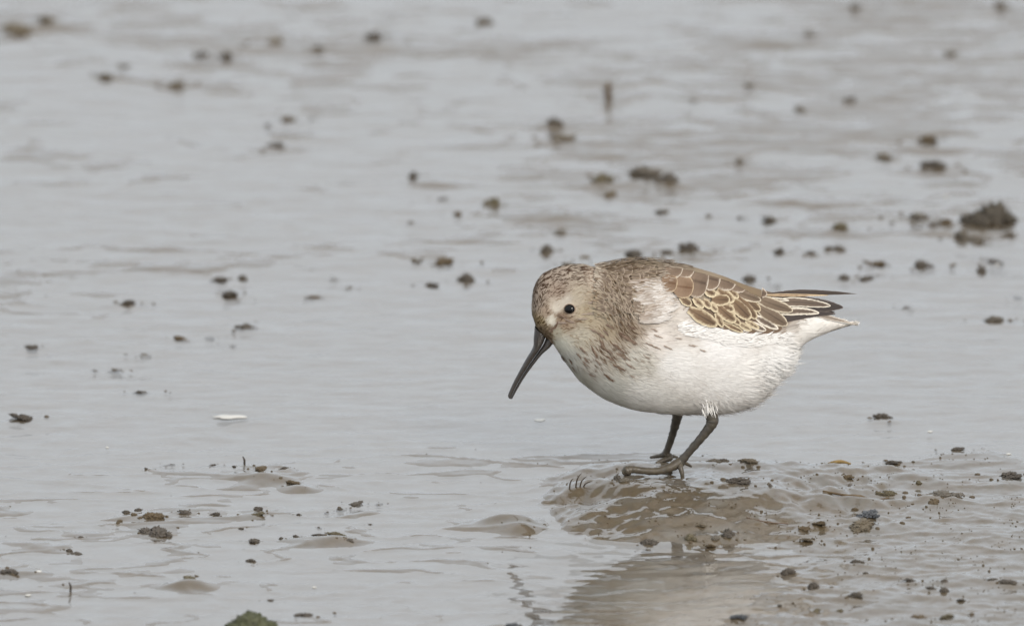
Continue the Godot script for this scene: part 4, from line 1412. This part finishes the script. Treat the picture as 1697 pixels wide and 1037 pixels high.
func build_bird() -> void:
	back_line = pairs(BACK_LINE)
	belly_line = pairs(BELLY_LINE)
	var bird := Node3D.new()
	bird.name = "sandpiper"
	add_child(bird)
	bird.position = BIRD
	tag(bird, "small brown and white wading bird with a drooping black bill stepping on mud", "bird")
	var plum := plain("plumage", 0.85, 0.25)
	plum.backlight_enabled = true
	plum.backlight = Color(0.42, 0.42, 0.42)
	var skin_m := plain("body plumage", 0.9, 0.2)
	var vane := plain("feather vane", 0.62, 0.35)
	var body := put("body", body_mesh(skin_m), bird)
	build_plumage(body, plum, pairs(WING_EDGE))
	for side in [1.0, -1.0]:
		var wing := put("wing", feather([4.0, 94.0, 52.0, 81.0, 12.0, 0.0, 0.0, "under"], side, vane), bird)
		for e in FEATHERS:
			var kind: String = e[7]
			if kind == "pale" or side < 0.0 and float(e[1]) > along(back_line, e[0]) - 5.0: continue
			var m := feather(e, side, vane)
			match kind:
				"tail": put("tail_feather", m, body)
				"scapular", "rufous", "pale": put("scapular_feather", m, body)
				"dark", "primary", "rufous_edge": put("primary_feather", m, wing)
				"tertial": put("tertial_feather", m, wing)
				_: put("covert_feather", m, wing)
	# rows of small mantle feathers between nape and shoulder
	rng.seed = 8
	for side in [1.0, -1.0]:
		for row in 9:
			for k in 14:
				var x := -37.0 + row * 3.9 + rng.randf_range(-1.4, 1.4)
				var top := along(back_line, x)
				var y := top - 0.6 - k * 2.5 - (1.2 if row % 2 else 0.0) + rng.randf_range(-0.7, 0.7)
				if y < 92.0 + rng.randf_range(0.0, 2.0) - row * 0.2 or y > top - 0.3: continue
				var l := (lie_at(x, y) + Vector2(0.6, -0.15)).normalized().rotated(rng.randfn(0.0, 0.12))
				var ln := rng.randf_range(4.2, 5.6)
				var tip := Vector2(x, y) + l * ln
				if tip.y > along(back_line, tip.x) - 0.3: tip.y = along(back_line, tip.x) - 0.3
				put("mantle_feather", feather([x, y, tip.x, tip.y, rng.randf_range(3.4, 4.6), 4.2 - row * 0.22 + rng.randf_range(-0.1, 0.1), 0.0, "mantle"], side, vane, 11, 12), body)
	# eye
	var gloss := StandardMaterial3D.new()
	gloss.resource_name = "eye"
	gloss.albedo_color = Color(0.02, 0.018, 0.016)
	gloss.roughness = 0.06
	gloss.metallic_specular = 0.4
	var lid := plain("eyelid", 0.7, 0.3)
	for side in [1.0, -1.0]:
		var p := skin(EYE.x, EYE.y, side)
		var nrm := skin_normal(p)
		var sp := SphereMesh.new()
		sp.radius = 2.8 * MM
		sp.height = 5.6 * MM
		sp.material = gloss
		var eye := put("eye", sp, bird)
		eye.position = (p - nrm * 0.9) * MM
		eye.scale = Vector3(1.12, 0.92, 1.0)
		var st := SurfaceTool.new()
		st.begin(Mesh.PRIMITIVE_TRIANGLES)
		st.set_smooth_group(0)
		var u := nrm.cross(Vector3.UP).normalized()
		var w := nrm.cross(u)
		var c := p - nrm * 0.9
		var nseg := 28
		for k in nseg:
			var a := TAU * k / nseg
			var ax := u * cos(a) * 1.12 + w * sin(a) * 0.92
			for s in 6:
				var b := TAU * s / 6
				st.set_color(srgb(150, 132, 116))
				st.add_vertex((c + nrm * (1.25 + 0.26 * sin(b)) + ax * (2.6 + 0.24 * cos(b))) * MM)
		for k in nseg:
			for s in 6:
				var i0 := k * 6 + s
				var i1 := k * 6 + (s + 1) % 6
				var j0 := ((k + 1) % nseg) * 6 + s
				var j1 := ((k + 1) % nseg) * 6 + (s + 1) % 6
				for q in [i0, i1, j0, i1, j1, j0]: st.add_index(q)
		st.generate_normals()
		st.set_material(lid)
		put("eyelid", st.commit(), bird)
	# bill
	var horn := plain("bill horn", 0.26, 0.5)
	var bill := put("bill", bill_half(true, horn), bird)
	put("lower_mandible", bill_half(false, horn), bill)
	# legs
	var scale_m := plain("leg skin", 0.42, 0.5)
	for e in [[NEAR_LEG, NEAR_TOES], [FAR_LEG, FAR_TOES]]:
		var leg := put("leg", tube_mesh([e[0]], srgb(54, 50, 45), srgb(86, 80, 70), scale_m, 14), bird)
		for t in e[1]:
			put("toe", tube_mesh([t], srgb(58, 53, 46), srgb(98, 89, 74), scale_m, 12), leg)

# ------------------------------------------------------------------ scene

func _ready() -> void:
	var cam := Camera3D.new()
	cam.name = "camera"
	cam.near = 0.5
	cam.far = 2000.0
	var lens := CameraAttributesPhysical.new()
	lens.frustum_focal_length = 787.0
	lens.exposure_aperture = 13.5
	lens.frustum_focus_distance = 9.98
	lens.frustum_near = 0.5
	lens.frustum_far = 2000.0
	add_child(cam)
	cam.position = Vector3(0.0, 2.33534, 9.74370)
	cam.rotation_degrees = Vector3(-13.0, 0.0, 0.0)
	cam.attributes = lens
	cam.fov = 1.7525
	cam.current = true

	var env := Environment.new()
	env.background_mode = Environment.BG_SKY
	var sky := Sky.new()
	var air := ProceduralSkyMaterial.new()
	air.sky_top_color = Color(0.735, 0.75, 0.77).linear_to_srgb()
	air.sky_horizon_color = Color(0.585, 0.64, 0.70).linear_to_srgb()
	air.sky_curve = 0.3
	air.ground_horizon_color = Color(0.30, 0.29, 0.28)
	air.ground_bottom_color = Color(0.25, 0.24, 0.22)
	air.sun_angle_max = 6.0
	sky.sky_material = air
	env.sky = sky
	env.tonemap_mode = Environment.TONE_MAPPER_LINEAR
	env.tonemap_exposure = 1.28
	env.sdfgi_enabled = true
	env.ssao_enabled = true
	env.ssil_enabled = true
	var world := WorldEnvironment.new()
	world.name = "environment"
	world.environment = env
	add_child(world)

	var sun := DirectionalLight3D.new()
	sun.name = "sun"
	sun.light_energy = 0.56
	sun.light_angular_distance = 12.0
	sun.light_color = Color(1.0, 0.97, 0.93)
	sun.shadow_enabled = true
	add_child(sun)
	sun.look_at_from_position(Vector3(0.75, 1.05, 1.5), Vector3.ZERO)

	noise_a.seed = 4
	noise_a.frequency = 0.012
	noise_a.fractal_octaves = 3
	noise_b.seed = 9
	noise_b.frequency = 0.07
	noise_b.fractal_octaves = 3
	build_flat()
	build_bird()
	build_clods()
	build_oddments()
